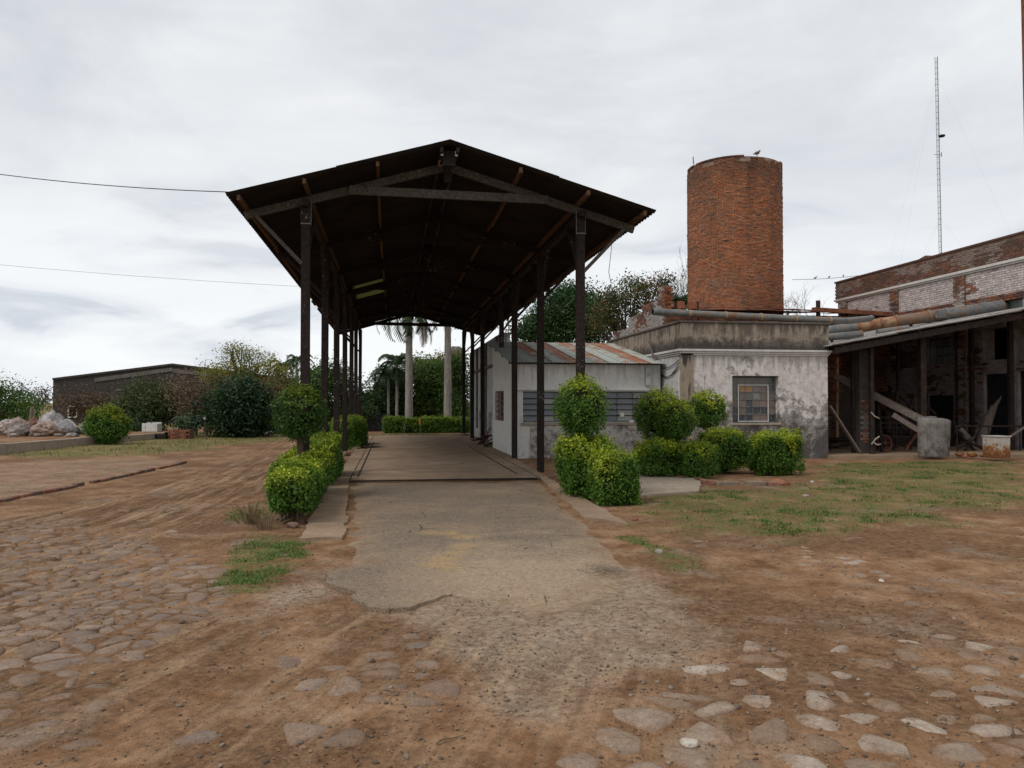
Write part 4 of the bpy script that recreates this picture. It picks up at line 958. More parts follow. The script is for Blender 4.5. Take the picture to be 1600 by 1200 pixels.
for i in range(12):
    me = corr_mesh('roof_sheet', .86, 5.2, .076, .012, .004, M['rustroof']); o = link('roof_sheet', me, None, ruin)
    zf = 5.30+.12*math.sin(i*1.7)*.3
    o.matrix_local = Matrix.Translation(Vector((11.3+i*.82-(.0), 28.75, zf+.03*(i % 2)))-ruin.location) @ Matrix.Rotation(R(7+math.sin(i*2.1)*1.2), 4, 'X') @ Matrix.Rotation(R(math.sin(i*3.3)*1.2), 4, 'Y')
part('roof_beam', M['rustroof'], ruin, lambda b: b.beam((16.8, 28.7, 5.36), (20.3, 28.7, 5.22), .2, .16))
part('vent_pipe', M['darkmetal'], ruin, lambda b: b.tube([(17.15, 28.9, 4.6), (17.15, 28.9, 5.75)], .09, 10))

# ---------------------------------------------------------------- whitewashed factory hall
FX, FY0, FY1, FZ = 20.4, 17.0, 32.7, 7.12
fac = thing('factory_hall', 'tall whitewashed brick factory hall with a bare red brick parapet at the right edge', 'building', (FX, FY0, 0))
def yspan(pa, pb, py0, py1):
    a = atX(pa, 600, FX).y; b2 = atX(pb, 600, FX).y; mid = (pa+pb)/2; return (min(a, b2), max(a, b2), atX(mid, py1, FX).z, atX(mid, py0, FX).z)
H = [yspan(1368, 1387, 545, 592), yspan(1447, 1489, 527, 568), yspan(1537, 1577, 512, 562), yspan(1430, 1489, 618, 702), yspan(1537, 1577, 584, 703), yspan(1586, 1625, 512, 562), yspan(1590, 1640, 578, 703), yspan(1368, 1395, 602, 660), yspan(1556, 1600, 466, 485)]
H = [(h[0], h[1], max(h[2], .02), h[3]) for h in H]
part('wall', M['palemortar'], fac, lambda b: wall(b, 'y', FX, .45, FY0, FY1, -.05, 6.2, H))
part('end_wall', M['palemortar'], fac, lambda b: b.box(FX+.46, 34, FY1-.4, FY1, -.05, 6.2))
part('interior', M['dark'], fac, lambda b: b.box(FX+1.6, FX+1.7, FY0, FY1-.5, 0, 6))
brick_wall('whitewashed_bricks', M['brick'], fac, 'y', FX-.002, -1, FY0, FY1, .02, 6.18, H, colf=lambda u, z: whitecol(.31, 7, .1, (.58, .50, .47))(u, z)*np.where((z > 4.3)[:, None], 1, .66))  # wash darkened below the lean-to roof, imitating shade inside the shed
part('parapet_wall', M['mortar'], fac, lambda b: (b.box(FX-.05, FX+.4, FY0, FY1+.1, 6.36, FZ), b.box(FX+.402, 34, FY1-.35, FY1+.1, 6.36, FZ)))
brick_wall('parapet_bricks', M['brick'], fac, 'y', FX-.052, -1, FY0, FY1+.1, 6.40, FZ, colf=lambda u, z: whitecol(.60, 5, 0, (.33, .27, .24))(u, z)*.62+np.array((.14, .085, .06))*.38)
part('parapet_coping', M['brick'], fac, lambda b: (setattr(b, 'cur', (.13, .06, .042)), b.box(FX-.10, FX+.42, FY0, FY1+.14, FZ+.003, FZ+.07)))
for z0, z1, o_ in ((6.20, 6.26, .07), (6.262, 6.352, .13)):
    part('cornice', M['cornice'], fac, lambda b: (b.box(FX-o_, FX+.45, FY0, FY1+o_, z0, z1), b.box(FX+.452, 34, FY1-.35, FY1+o_, z0, z1)), bevel=.006)
for pa, pb in ((1395, 1407), (1495, 1512), (1318, 1326), (1660, 1690)):
    a = atX(pb, 600, FX).y; b2 = atX(pa, 600, FX).y
    pl = part('pilaster', M['mortar'], fac, lambda b: b.box(FX-.09, FX-.015, a, b2, .0, 6.19))
    brick_wall('pilaster_bricks', M['brick'], pl, 'y', FX-.092, -1, a-.02, b2+.02, .02, 6.18, colf=whitecol(.52, int(pa) % 7, .1, (.42, .37, .34)), bl=.22)
# string course, orange where the wash is gone
brick_wall('string_course', M['brick'], fac, 'y', FX-.03, -1, FY0, FY1, 5.02, 5.30, colf=whitecol(.60, 9, 0, (.42, .37, .33)), depth=.03)
part('step_ledge', M['cornice'], fac, lambda b: b.box(FX-.06, FX-.014, FY0, FY1, 4.62, 4.68))
GA_, GB_, GC_ = atX(1334, 440, FX+2.2), atX(1446, 399, FX+2.2), atX(1500, 415, FX+2.2)
part('upper_gable', M['brick'], fac, lambda b: (setattr(b, 'cur', (.15, .075, .055)), b.add([(FX+2.2, GA_.y, 6.9), (FX+2.2, GC_.y, 6.9), (FX+2.2, GB_.y, GB_.z), (FX+2.5, GA_.y, 6.9), (FX+2.5, GC_.y, 6.9), (FX+2.5, GB_.y, GB_.z)], [(0, 1, 2), (3, 5, 4), (0, 3, 4, 1), (1, 4, 5, 2), (2, 5, 3, 0)])))
mb = MB(); mb.add([(FX+.4, FY0, 6.9), (FX+.4, FY1-.4, 6.9), (FX+9, FY1-.4, 7.1), (FX+9, FY0, 7.1)], [(0, 1, 2, 3)])
mb.build('roof', M['rustroof'], fac)
def fac_window(h, rows, cols, colr, fr=M['frame'], nm='window'):
    x = FX+.16; f = part(nm, fr, fac, lambda b: (b.box(x, x+.04, h[0], h[0]+.05, h[2], h[3]), b.box(x, x+.04, h[1]-.05, h[1], h[2], h[3]), b.box(x, x+.04, h[0]+.052, h[1]-.052, h[3]-.05, h[3])))
    ys = np.linspace(h[0]+.05, h[1]-.05, cols+1); zs = np.linspace(h[2]+.01, h[3]-.05, rows+1)
    for i in range(1, cols): part('mullion', fr, f, lambda b: b.box(x+.003, x+.03, ys[i]-.018, ys[i]+.018, zs[0], zs[-1]))
    for i in range(cols):
        for j in range(rows):
            k = random.uniform(.7, 1.3); mb = MB(); mb.cur = tuple(q*k for q in colr); mb.box(x+.01, x+.02, ys[i]+.022, ys[i+1]-.022, zs[j]+.015, zs[j+1]-.015); mb.build('pane', M['glass'], f)
fac_window(H[0], 3, 2, (.20, .25, .26)); fac_window(H[1], 3, 4, (.24, .30, .31)); fac_window(H[8], 1, 3, (.13, .16, .15))
def fac_door(h, n):
    x = FX+.12; d = part('door', M['navydoor'], fac, lambda b: b.box(x+.04, x+.06, h[0], h[1], h[2], h[3])); w_ = (h[1]-h[0])/n
    for i in range(n): part('plank', M['navydoor'], d, lambda b: b.box(x+random.uniform(0, .01), x+.038, h[0]+i*w_+.006, h[0]+(i+1)*w_-.006, h[2]+.01, h[3]-.01))
fac_door(H[4], 7); fac_door(H[6], 7); fac_door(H[3], 6)
# thin drain pipes down the wall
for px in (1501, 1408):
    y = atX(px, 600, FX).y; part('drainpipe', M['darkmetal'], fac, lambda b: b.tube([(FX-.16, y, .1), (FX-.16, y, 4.5)], .04, 8))

# ---------------------------------------------------------------- open shed in front of the hall
shed = thing('open_shed', 'dark open-fronted shed with a sloping corrugated roof leaning on the factory hall', 'shed', (12.6, 20.4, 0))
SH = lambda x: 3.17+(x-12.4)*(4.62-3.17)/(20.35-12.4)
nsh = 10; wsh_ = (20.35-12.35)/nsh
# sheets lie with their corrugations running down the slope; each is one strip from front to back of the bay
me_s = corr_mesh('roof_sheet', .88, 2.15, .11, .016, .005, M['shedsheet'])
angs = math.atan((4.62-3.17)/(20.35-12.4))
for i in range(4):
    for j in range(10):
        o = link('roof_sheet', me_s, None, shed); x0 = 12.3+i*2.02
        o.matrix_local = Matrix.Translation(Vector((x0, 20.05+.9*j+.88, SH(x0)+.07+.012*(i % 2)+random.uniform(-.012, .012)))-shed.location) @ Matrix.Rotation(-angs+random.uniform(-.004, .008), 4, 'Y') @ Matrix.Rotation(R(-90), 4, 'Z')
for y in (20.25, 23.2, 26.2, 28.8):
    part('beam', M['darkmetal'], shed, lambda b: b.beam((12.5, y, SH(12.5)-.11), (20.3, y, SH(20.3)-.11), .10, .18))
for x in np.linspace(12.7, 20.0, 7): part('purlin', M['post'], shed, lambda b: b.beam((x, 20.15, SH(x)+.015), (x, 28.9, SH(x)+.015), .06, .08))
def shpost(px, w, y=20.6, m='darkmetal', name='post'):
    p = atY(px, 650, y); part(name, M[m], shed, lambda b: b.box(p.x-w/2, p.x+w/2, y-w/2, y+w/2, -.02, SH(p.x)-.24), bevel=.008)
shpost(1334, .13, 21.2); shpost(1441, .19, 21.0); shpost(1580, .14, 21.6, 'post'); shpost(1519, .13, 23.5); shpost(1362, .12, 20.7)
p = atY(1349, 650, 21.0)
pier = part('brick_pier', M['mouldwall'], shed, lambda b: b.box(p.x-.17, p.x+.17, 20.9, 21.25, -.02, SH(p.x)-.262), bevel=.01)
brick_wall('pier_bricks', M['brick'], pier, 'x', 20.896, -1, p.x-.17, p.x+.17, .4, 1.7, colf=whitecol(.6, 2, .2, (.2, .18, .16)), bl=.15)
sw2 = part('back_wall', M['mortar'], shed, lambda b: b.box(12.46, 14.35, 23.0, 23.3, -.05, 3.3))
brick_wall('wall_bricks', M['brick'], sw2, 'x', 22.996, -1, 12.46, 14.35, .02, 3.25, colf=lambda u, z: redcol(u, z, .02, 8)*.8)
part('wall_pipe', M['pipe'], shed, lambda b: b.tube([atY(1308, 690, 22.8), atY(1308, 558, 22.8)], .05, 8))
part('fallen_panel', M['mouldwall'], shed, lambda b: b.box(14.3, 16.6, 24.5, 24.6, 0, 2.2))
fl = sheet('shed_floor', rough_outline([(12.4, 20.15), (20.35, 19.5), (20.39, 32.5), (12.5, 32.5)], .3, .06, 9), -.05, .09, M['slab'])

# big pipes running above the shed roof
bp = thing('flue_pipe', 'thick rust-blotched flue pipe climbing across the shed roof into the factory wall', 'pipe', (14.3, 24, 4))
P0 = atY(1286, 518, 24.4); P1 = atY(1563, 479, 23.0)
segs = [(0, .02), (.1, .05), (.2, .85), (.33, .95), (.42, .35), (.60, .3), (.70, .05), (.85, .0), (1, 0)]
for i in range(8):
    a = P0.lerp(P1, segs[i][0]); b2 = P0.lerp(P1, segs[i+1][0]); mb = MB(); mb.cur = (segs[i][1],)*3
    mb.tube([a, b2], [.165+.055*segs[i][0], .165+.055*segs[i+1][0]], 18); o = mb.build('pipe_length', M['pipe'], bp)
    mb = MB(); mb.cur = (.6 if i in (1, 2, 3) else .2,)*3; dd = (P1-P0).normalized(); mb.tube([b2-dd*.05, b2+dd*.05], .182+.06*segs[i+1][0], 18); mb.build('joint_collar', M['pipe'], bp)
ph = P0.lerp(P1, .66)+Vector((0, .035, 0)); part('inspection_hatch', M['frame'], bp, lambda b: b.beam(ph+Vector((-.3, -.235, 0)), ph+Vector((.38, -.235, .06)), .03, .27), bevel=.01)
mb = MB(); mb.cur = (.0,)*3; mb.tube([P1-Vector((.1, 0, .01)), P1+Vector((.15, .05, -.01)), P1+Vector((.28, .25, -.12)), P1+Vector((.3, .4, -.4))], [.22, .22, .21, .21], 18); mb.build('elbow', M['pipe'], bp)
for t_ in (.15, .5, .8):
    p = P0.lerp(P1, t_); part('support', M['darkmetal'], bp, lambda b: b.box(p.x-.04, p.x+.04, p.y-.04, p.y+.04, SH(p.x)+.06, p.z-.15))
c1 = thing('short_pipe', 'short grey pipe beneath the thick flue at the left end of the shed roof', 'pipe', (13.5, 22.5, 3.6))
mb = MB(); mb.cur = (.02,)*3; mb.tube([atY(1288, 527.5, 22.2), atY(1344, 522.5, 22.2)], .115, 14); mb.build('pipe_length', M['pipe'], c1)
part('stub', M['pipe'], c1, lambda b: b.tube([atY(1344, 522.5, 22.2), atY(1346, 522.4, 22.2)], .13, 14))
part('support', M['darkmetal'], c1, lambda b: [b.box(q.x-.03, q.x+.03, q.y-.03, q.y+.03, SH(q.x)+.06, q.z-.09) for q in (atY(1300, 527, 22.2), atY(1335, 523, 22.2))])
c1 = thing('short_pipe', 'short pale pipe with a broken end lying on the middle of the shed roof', 'pipe', (15.5, 22.5, 3.9))
mb = MB(); mb.cur = (.08,)*3; mb.tube([atY(1371, 519.5, 22.0), atY(1419, 512.5, 22.0)], .10, 14); mb.build('pipe_length', M['pipe'], c1)
part('support', M['darkmetal'], c1, lambda b: [b.box(q.x-.03, q.x+.03, q.y-.03, q.y+.03, SH(q.x)+.06, q.z-.08) for q in (atY(1380, 519, 22.0), atY(1410, 514, 22.0))])

# ---------------------------------------------------------------- clutter in the shed
def simple(name, label, cat, m, fn, bevel=0, group=None, loc=None):
    mb = MB(); fn(mb); o = mb.build(name, M[m] if isinstance(m, str) else m, bevel=bevel)
    if loc is not None:
        for v in o.data.vertices: v.co -= Vector(loc)
        o.location = loc
    return tag(o, label, cat, group)
ch = thing('conveyor_trough', 'long dark wooden trough sloping down across the shed to the pale drum', 'conveyor', atY(1310, 590, 21.6))
a, b2 = atY(1307, 592, 22.4), atY(1440, 660, 20.6)
part('trough_bottom', M['log'], ch, lambda b: b.beam(a, b2, .34, .05)); d_ = (b2-a).normalized().cross(Vector((0, 0, 1))).normalized()
for s in (-1, 1): part('trough_side', M['log'], ch, lambda b: b.beam(a+d_*s*.18+Vector((0, 0, .09)), b2+d_*s*.18+Vector((0, 0, .09)), .04, .17))
a3 = a.lerp(b2, .5); part('trestle', M['post'], ch, lambda b: (b.beam((a3.x, a3.y-.2, 0), (a3.x, a3.y, a3.z-.03), .08, .08), b.beam((a3.x, a3.y+.3, 0), (a3.x, a3.y, a3.z-.03), .08, .08)))
part('tail_pole', M['log'], ch, lambda b: b.beam(atY(1395, 645, 20.9)+Vector((0, 0, -.05)), atY(1438, 674, 20.5), .12, .14))
dr = thing('pale_drum', 'big pale grey dented steel drum with slanting top standing at the shed front', 'drum', G(1465, 714, .09))
q0, q1 = G(1440, 713, .09), G(1492, 713, .09); cxm = (q0+q1)/2; w_ = (q1-q0).length/2
def drumf(b):
    b.smooth = True; vs = []; fs = []; n = 20; m_ = 6
    for j in range(m_+1):
        for i in range(n+1):
            t = i/n; ang = math.pi*(1.02-t*1.04); top = 1.08-.30*max(0, t-.45)**1.4*1.4 ; z = .09+top*j/m_
            rr_ = w_*(1-.06*(1-j/m_)*t); vs.append((cxm.x+rr_*math.cos(ang)+.05*t*j/m_, cxm.y-.32*math.sin(ang)+.2, z))
    for j in range(m_):
        for i in range(n): k = j*(n+1)+i; fs.append((k, k+1, k+n+2, k+n+1))
    N_ = len(vs); vs += [(v[0]*.0+cxm.x+(v[0]-cxm.x)*.95, cxm.y+.2+(v[1]-cxm.y-.2)*.93, v[2]) for v in vs]
    fs += [tuple(reversed([i+N_ for i in f])) for f in fs]
    for i in range(n): k = m_*(n+1)+i; fs.append((k, k+1, k+1+N_, k+N_))
    b.add(vs, fs)
part('shell', M['greypier'], dr, drumf)
part('lid_board', M['greypier'], dr, lambda b: b.beam((cxm.x-w_*.95, cxm.y+.25, 1.16), (cxm.x+w_*.1, cxm.y+.25, 1.19), .3, .04))
bx = thing('rusty_box', 'square white metal box with heavy orange rust standing low at the shed front', 'box', G(1573, 716, .09))
e0, e1 = G(1555, 716, .09), G(1594, 717, .09)
def _rb(n):
    x = n.sep(n.pos()); q = n.noise(n.pos(), 7, 6, .7); k = n.m('ADD', q, n.m('MULTIPLY', n.m('SUBTRACT', .42, x[2]), .75))
    return {'c': n.ramp(k, [(.46, (.42, .39, .35)), (.55, (.28, .14, .05)), (.68, (.16, .06, .025))]), 'r': .8}
M['rustbox'] = mat('rusty_white_enamel', _rb)
part('body', M['rustbox'], bx, lambda b: b.box(e0.x, e1.x, e0.y, e0.y+.45, .09, .66), bevel=.012)
part('rim', M['rustbox'], bx, lambda b: (b.box(e0.x-.02, e1.x+.02, e0.y-.02, e0.y+.47, .662, .69)), bevel=.006)
fn = thing('pipe_rail', 'thin rusty rail on short posts running along the right side of the shed front', 'rail', G(1495, 712, .09))
ra, rb_ = atY(1492, 666, 21.2), atY(1640, 666, 21.2)
part('rail', M['darkmetal'], fn, lambda b: b.tube([ra, rb_], .028, 8))
for t_ in (0.02, .35, .68, .98): p = ra.lerp(rb_, t_); part('upright', M['darkmetal'], fn, lambda b: b.tube([(p.x, p.y, .09), (p.x, p.y, p.z)], .022, 8))
part('brace', M['log'], fn, lambda b: b.beam(atY(1600, 668, 21.0), atY(1528, 716, 20.8), .05, .05))
simple('plank', 'grey plank leaning against the right corner of the plastered annexe', 'plank', 'log', lambda b: b.beam(atY(1296, 634, 20.75), atY(1343, 707, 20.9), .11, .05), .005)
simple('bent_log', 'thick forked log leaning upright in front of the navy door', 'log', 'log', lambda b: (b.tube([atY(1530, 706, 22.6), atY(1537, 680, 22.6), atY(1546, 650, 22.6), atY(1556, 632, 22.6), atY(1565, 619, 22.7)], [.19, .17, .15, .07, .015], 9), b.tube([atY(1543, 655, 22.6), atY(1550, 638, 22.5), atY(1549, 634, 22.5)], [.1, .07, .04], 7)))
simple('log', 'dark log slanting down from the rail towards the middle of the shed floor', 'log', 'log', lambda b: b.tube([atY(1500, 670, 22.0), atY(1513, 685, 21.9), atY(1528, 708, 21.8)], [.08, .10, .11], 8))
tf = thing('roof_truss', 'black triangulated steel frame on legs standing behind the pale drum', 'frame', atY(1425, 700, 23.2))
for k, (s, e) in enumerate((((1400, 613), (1462, 613)), ((1402, 614), (1397, 648)), ((1403, 614), (1440, 650)), ((1430, 614), (1421, 640)), ((1430, 614), (1462, 648)), ((1450, 700), (1450, 613)), ((1400, 700), (1400, 648)), ((1462, 614), (1466, 597)))):
    part('bar', M['darkmetal'], tf, lambda b: b.beam(atY(*s, 23.2+.0004*k), atY(*e, 23.2+.0004*k), .07, .07))
rk = thing('pallet_rack', 'low rusty rack of horizontal bars standing between the pier and the pale drum', 'rack', atY(1400, 705, 22.2))
for k, y in enumerate((652, 661, 668, 682, 697)): part('bar', M['darkmetal'], rk, lambda b: b.beam(atY(1370, y, 22.2), atY(1424, y+.5, 22.2), .04, .05))
for px in (1371, 1396, 1423): part('upright', M['darkmetal'], rk, lambda b: b.beam(atY(px, 710, 22.25), atY(px, 650, 22.25), .05, .05))
part('diagonal', M['rustroof'], rk, lambda b: b.beam(atY(1410, 708, 22.1), atY(1432, 678, 22.1), .07, .06))
wh = thing('cart_wheel', 'small rusty spoked wheel leaning on the low rack in the shed', 'wheel', atY(1382, 694, 21.6))
wc_ = atY(1382, 692, 21.6)
def ring(b, c, r, rr_, n=24, tilt=.25):
    b.tube([(c.x+r*math.cos(2*math.pi*i/n), c.y+tilt*r*math.sin(2*math.pi*i/n), c.z+r*math.sin(2*math.pi*i/n)) for i in range(n+1)], rr_, 6, cap=False)
part('rim', M['rustroof'], wh, lambda b: ring(b, wc_, .24, .03)); part('hub', M['rustroof'], wh, lambda b: b.tube([wc_+Vector((0, -.06, 0)), wc_+Vector((0, .06, 0))], .05, 10))
for i in range(5): a_ = 2*math.pi*i/5; part('spoke', M['rustroof'], wh, lambda b: b.beam(wc_, wc_+Vector((.23*math.cos(a_), .057*math.sin(a_), .23*math.sin(a_))), .02, .02, (0, 1, 0)))
hose = simple('white_hose', 'pale coil of hose hanging off the dark post by the low rack', 'hose', 'paint', lambda b: (setattr(b, 'cur', (.4, .38, .33)), b.tube([atY(1361, 644, 20.6), atY(1366, 650, 20.55), atY(1372, 653, 20.6), atY(1374, 654, 20.7)], .02, 6), b.tube([atY(1362, 694, 20.6), atY(1368, 686, 20.5), atY(1374, 682, 20.6)], .02, 6), b.tube([atY(1364, 690, 20.6), atY(1370, 695, 20.5), atY(1376, 694, 20.6)], .02, 6)))
for i, (px, py, r_, c_) in enumerate(((1500, 711, .13, (.28, .13, .06)), (1519, 712, .16, (.33, .16, .06)), (1508, 714, .09, (.30, .07, .04)), (1536, 713, .1, (.18, .12, .09)))):
    g = G(px, py, .09)
    rock('rubble_lump', ['brown lump of rubble close to the pale drum', 'orange lump of rubble, largest of those below the rail', 'small red brick lump at the front of the rubble', 'dull brown lump of rubble nearest the rusty box'][i], 'rubble', g.x, g.y, r_, c_, 40+i, .5, 'rubble on the shed floor', .09)

mc_ = thing('old_machine', 'dark rusty machine with a flywheel standing deep in the shed behind the pallet rack', 'machine', atY(1400, 700, 24.2))
q = atY(1402, 690, 24.2)
part('bed', M['darkmetal'], mc_, lambda b: b.box(q.x-.7, q.x+.6, 24.0, 24.5, .09, .5), bevel=.03)
part('housing', M['darkmetal'], mc_, lambda b: b.box(q.x-.5, q.x+.05, 24.05, 24.45, .502, 1.35), bevel=.06)
part('hopper', M['darkmetal'], mc_, lambda b: b.lathe(q.x-.2, 24.25, [(.12, 0), (.14, .2), (.36, .6), (.38, .62), (.34, .6), (.1, .2)], 14, 1.352))
part('flywheel', M['darkmetal'], mc_, lambda b: ring(b, Vector((q.x+.35, 23.95, .95)), .42, .05, tilt=.1))
for i in range(6): a_ = 2*math.pi*i/6; part('spoke', M['darkmetal'], mc_, lambda b: b.beam((q.x+.35, 23.95, .95), (q.x+.35+.4*math.cos(a_), 23.95, .95+.4*math.sin(a_)), .04, .04, (0, 1, 0)))
tm = thing('timber_pile', 'untidy pile of dark boards lying on the shed floor right of the leaning plank', 'timber', G(1330, 705, .09))
for k in range(9):
    g = G(1316+random.uniform(-10, 40), 706, .09); a_ = random.uniform(-.35, .35); L_ = random.uniform(.7, 1.5); c0 = Vector((g.x, g.y+.9+random.uniform(-.3, .3), .12+.045*k))
    part('board', M['log' if k % 3 == 0 else 'post'], tm, lambda b: b.beam(c0-Vector((math.cos(a_), math.sin(a_), random.uniform(-.05, .05)))*L_/2, c0+Vector((math.cos(a_), math.sin(a_), random.uniform(-.05, .1)))*L_/2, .14, .035))
tm = thing('timber_pile', 'crossed dark poles leaning on the thin rail left of the bent log', 'timber', G(1515, 708, .09))
for s_, e_ in (((1503, 712), (1531, 668)), ((1527, 710), (1501, 676)), ((1496, 700), (1520, 684)), ((1535, 700), (1512, 690))):
    part('pole', M['post'], tm, lambda b: b.tube([atY(*s_, 21.5+random.uniform(-.1, .1)), atY(*e_, 21.45+random.uniform(-.1, .1))], .045, 7))
br_ = thing('barrel', 'dark upright oil barrel at the back of the shed near the navy door', 'barrel', atY(1478, 700, 24.0))
q2 = atY(1476, 700, 24.0); part('body', M['darkmetal'], br_, lambda b: b.lathe(q2.x, 24.0, [(0, .09), (.29, .09), (.29, .38), (.305, .40), (.29, .42), (.29, .66), (.305, .68), (.29, .70), (.29, .96), (.27, .97), (0, .96)], 20))
# ---------------------------------------------------------------- far right antenna mast and stack
AM = atD(1472, 405, 85); AM.z = 0
mast = thing('lattice_mast', 'very tall thin guyed lattice radio mast rising behind the factory roof', 'mast', AM)
topz = EYE+ (629-90)/1200*85+.3; w_ = .17; lean = Vector((-.35, 0, topz))
legs = [Vector((math.cos(a)*w_, math.sin(a)*w_, 0)) for a in (R(30), R(150), R(270))]
for l in legs: part('leg', M['frame'], mast, lambda b: b.tube([AM+l, AM+l+lean], .020, 5))
def lat(b):
    n = int(topz/.62)
    for i in range(n):
        t0, t1 = i/n, (i+1)/n
        for k in range(3):
            p, q = AM+legs[k]+lean*t0, AM+legs[(k+1) % 3]+lean*t0; b.tube([p, q], .017, 4, False); b.tube([p, AM+legs[(k+1) % 3]+lean*t1], .012, 4, False)
part('lattice_bars', M['frame'], mast, lat, kind='stuff')
zd = EYE+(629-212)/1200*85; pd = AM+lean*(zd/topz)
part('dish', M['darkmetal'], mast, lambda b: b.lathe(pd.x+.28, pd.y-.2, [(0, 0), (.28, .03), (.36, .12), (.34, .2), (.2, .25), (0, .26)], 16, pd.z-.13))
zd = EYE+(629-241)/1200*85; pd2 = AM+lean*(zd/topz)
part('side_antenna', M['frame'], mast, lambda b: (b.tube([pd2, pd2+Vector((-.55, 0, .02))], .03, 5), b.tube([pd2+Vector((.35, 0, -.2)), pd2+Vector((.35, 0, .3))], .04, 5), b.tube([pd2, pd2+Vector((.35, 0, 0))], .03, 5)))
for k, (dx, dy) in enumerate(((-14, -4), (13, -6), (2, 16))):
    for t_ in (.55, .95): part('guy_wire', M['frame'], mast, lambda b: b.tube([AM+lean*t_, AM+Vector((dx, dy, 0))], .003, 3, False))
sk = thing('steel_stack', 'rust brown steel chimney stack just entering the top right corner', 'chimney', (28.2, 33.3, 0))
q = atD(1599.2, 90, 44); part('shaft', M['rustroof'], sk, lambda b: b.tube([(q.x+.55, q.y, 0), (q.x+.55, q.y, 12), (q.x+.42, q.y, 30), ], [.45, .42, .42], 20))
sk.location = (q.x+.55, q.y, 0)
for c_ in sk.children:
    for v in c_.data.vertices: v.co += Vector((28.2, 33.3, 0))-Vector((q.x+.55, q.y, 0))
part('flange', M['rustroof'], sk, lambda b: b.tube([(q.x+.55, q.y, 11.9), (q.x+.55, q.y, 12.05)], .5, 20))

# ---------------------------------------------------------------- wires
def wire(label, pts, r=.012, sag=.4, n=20, nm='power_line'):
    a, b2 = Vector(pts[0]), Vector(pts[1])
    P = [a.lerp(b2, i/n)-Vector((0, 0, 4*sag*(i/n)*(1-i/n))) for i in range(n+1)]
    return simple(nm, label, 'wire', 'cable', lambda b: b.tube(P, r, 5, False)), P
wire('upper black overhead wire reaching the left eave of the canopy', (atD(-160, 247, 15), (XC-HW+.03, YF+.02, roofz(XC-HW)+.01)), .008, .12)
wire('lower thin overhead wire passing to the left of the canopy posts', (atD(-140, 400, 34), atD(560, 452, 36)), .006, .15)
_, PW = wire('thin wire sagging between the tree behind the tower and the factory roof', (atD(1238, 437, 37), (FX+.1, 31.0, FZ+.1)), .010, .05)
for k, px in enumerate((1276, 1298, 1318)):
    best = min(PW, key=lambda p: abs(800+1200*((p.x*math.cos(YAW)-p.y*math.sin(YAW))/(p.x*math.sin(YAW)+p.y*math.cos(YAW)))-px))
    bird('bird', ['dark bird on the sagging wire, nearest the tower', 'dark bird in the middle of the three on the wire', 'dark bird on the sagging wire, nearest the factory'][k], tuple(best), .20, R(30*k), 'birds on the wire')
# ---------------------------------------------------------------- clipped shrubs
def samples(n, shape, sx, sy, sz, shell=.22, seed=0):
    d = unit(rng.normal(size=(n, 3)))
    if shape == 'box':
        ar = np.array((sy*sz, sx*sz, sx*sy)); ax = rng.choice(3, n, p=ar/ar.sum()); q = rng.uniform(-1, 1, (n, 3))
        q[np.arange(n), ax] = np.sign(rng.uniform(-1, 1, n)); d = np.zeros((n, 3)); d[np.arange(n), ax] = q[np.arange(n), ax]
        q = q/(np.sum(np.abs(q)**3.6, 1, keepdims=True)**(1/3.6)); d = unit(d+q*.5)
    else: q = d.copy()
    az = np.arctan2(d[:, 1], d[:, 0]); bump_ = (fbm(az*2.2+seed+10, d[:, 2]*3.2+5, 4, seed)-.5)*(.62 if shape == 'box' else .5)
    r = (1+rng.normal(0, shell, n)*.62)*(1+bump_); r = np.where(r > 1.02, r, r)
    q = q*r[:, None]
    return q*np.array((sx, sy, sz)), d, r/(1+bump_)
def shrub_leaves(c, shape, sx, sy, sz, n, L=.052, young=.45, dark=(.028, .072, .010), mid=(.115, .24, .022), yel=(.46, .52, .03), seed=0, shell=.16):
    q, d, r = samples(n, shape, sx, sy, sz, shell, seed)
    P = q+np.array(c); N = d*.5+rng.normal(size=(n, 3))*.55+np.array((0, 0, .45))
    top = np.clip(q[:, 2]/sz, -1, 1); cl = lerp(dark, mid, rng.uniform(0, 1, n)**.8)
    pat = fbm(P[:, 0]*3.2+P[:, 2]*2, P[:, 1]*3.2+P[:, 2]*1.3, 3, seed+2)
    y_ = np.clip((top-.30)*1.1+(pat-.5)*2.0, 0, 1)*young*1.6*(r > .80)
    k = np.clip(y_*rng.uniform(.4, 1.2, n), 0, 1)*(rng.uniform(0, 1, n) < .85)
    cl = cl*(1-k[:, None])+np.array(yel)*k[:, None]*rng.uniform(.7, 1.15, (n, 1))
    s_ = L*rng.uniform(.55, 1.35, n); gap = fbm(P[:, 0]*8+P[:, 2]*3, P[:, 1]*8+P[:, 2]*7, 3, seed+9); kp = (gap > .47) | (rng.uniform(0, 1, n) < .22)
    return leafV(P[kp], N[kp], s_[kp], s_[kp]*.5), cl[kp]
def sprigs(c, sx, sy, z, k, L=.05, h=.2, yel=(.22, .28, .025)):
    Vs = []; Cs = []
    for _ in range(k):
        x = c[0]+random.uniform(-sx, sx)*.85; y = c[1]+random.uniform(-sy, sy)*.85; hh = random.uniform(.3, 1)*h; m_ = max(4, int(hh/.012))
        t = np.linspace(0, 1, m_)*hh; ln = np.array((random.uniform(-.35, .35), random.uniform(-.35, .35)))
        P = np.stack([x+t*ln[0], y+t*ln[1], z+t-.03], -1); N = rng.normal(size=(m_, 3))*.8+np.array((0, 0, .5))
        Vs.append(leafV(P+rng.normal(size=(m_, 3))*.012, N, L*.9*np.ones(m_), L*.45*np.ones(m_))); Cs.append(np.array(yel)*rng.uniform(.6, 1.1, (m_, 1)))
    return Vs, Cs
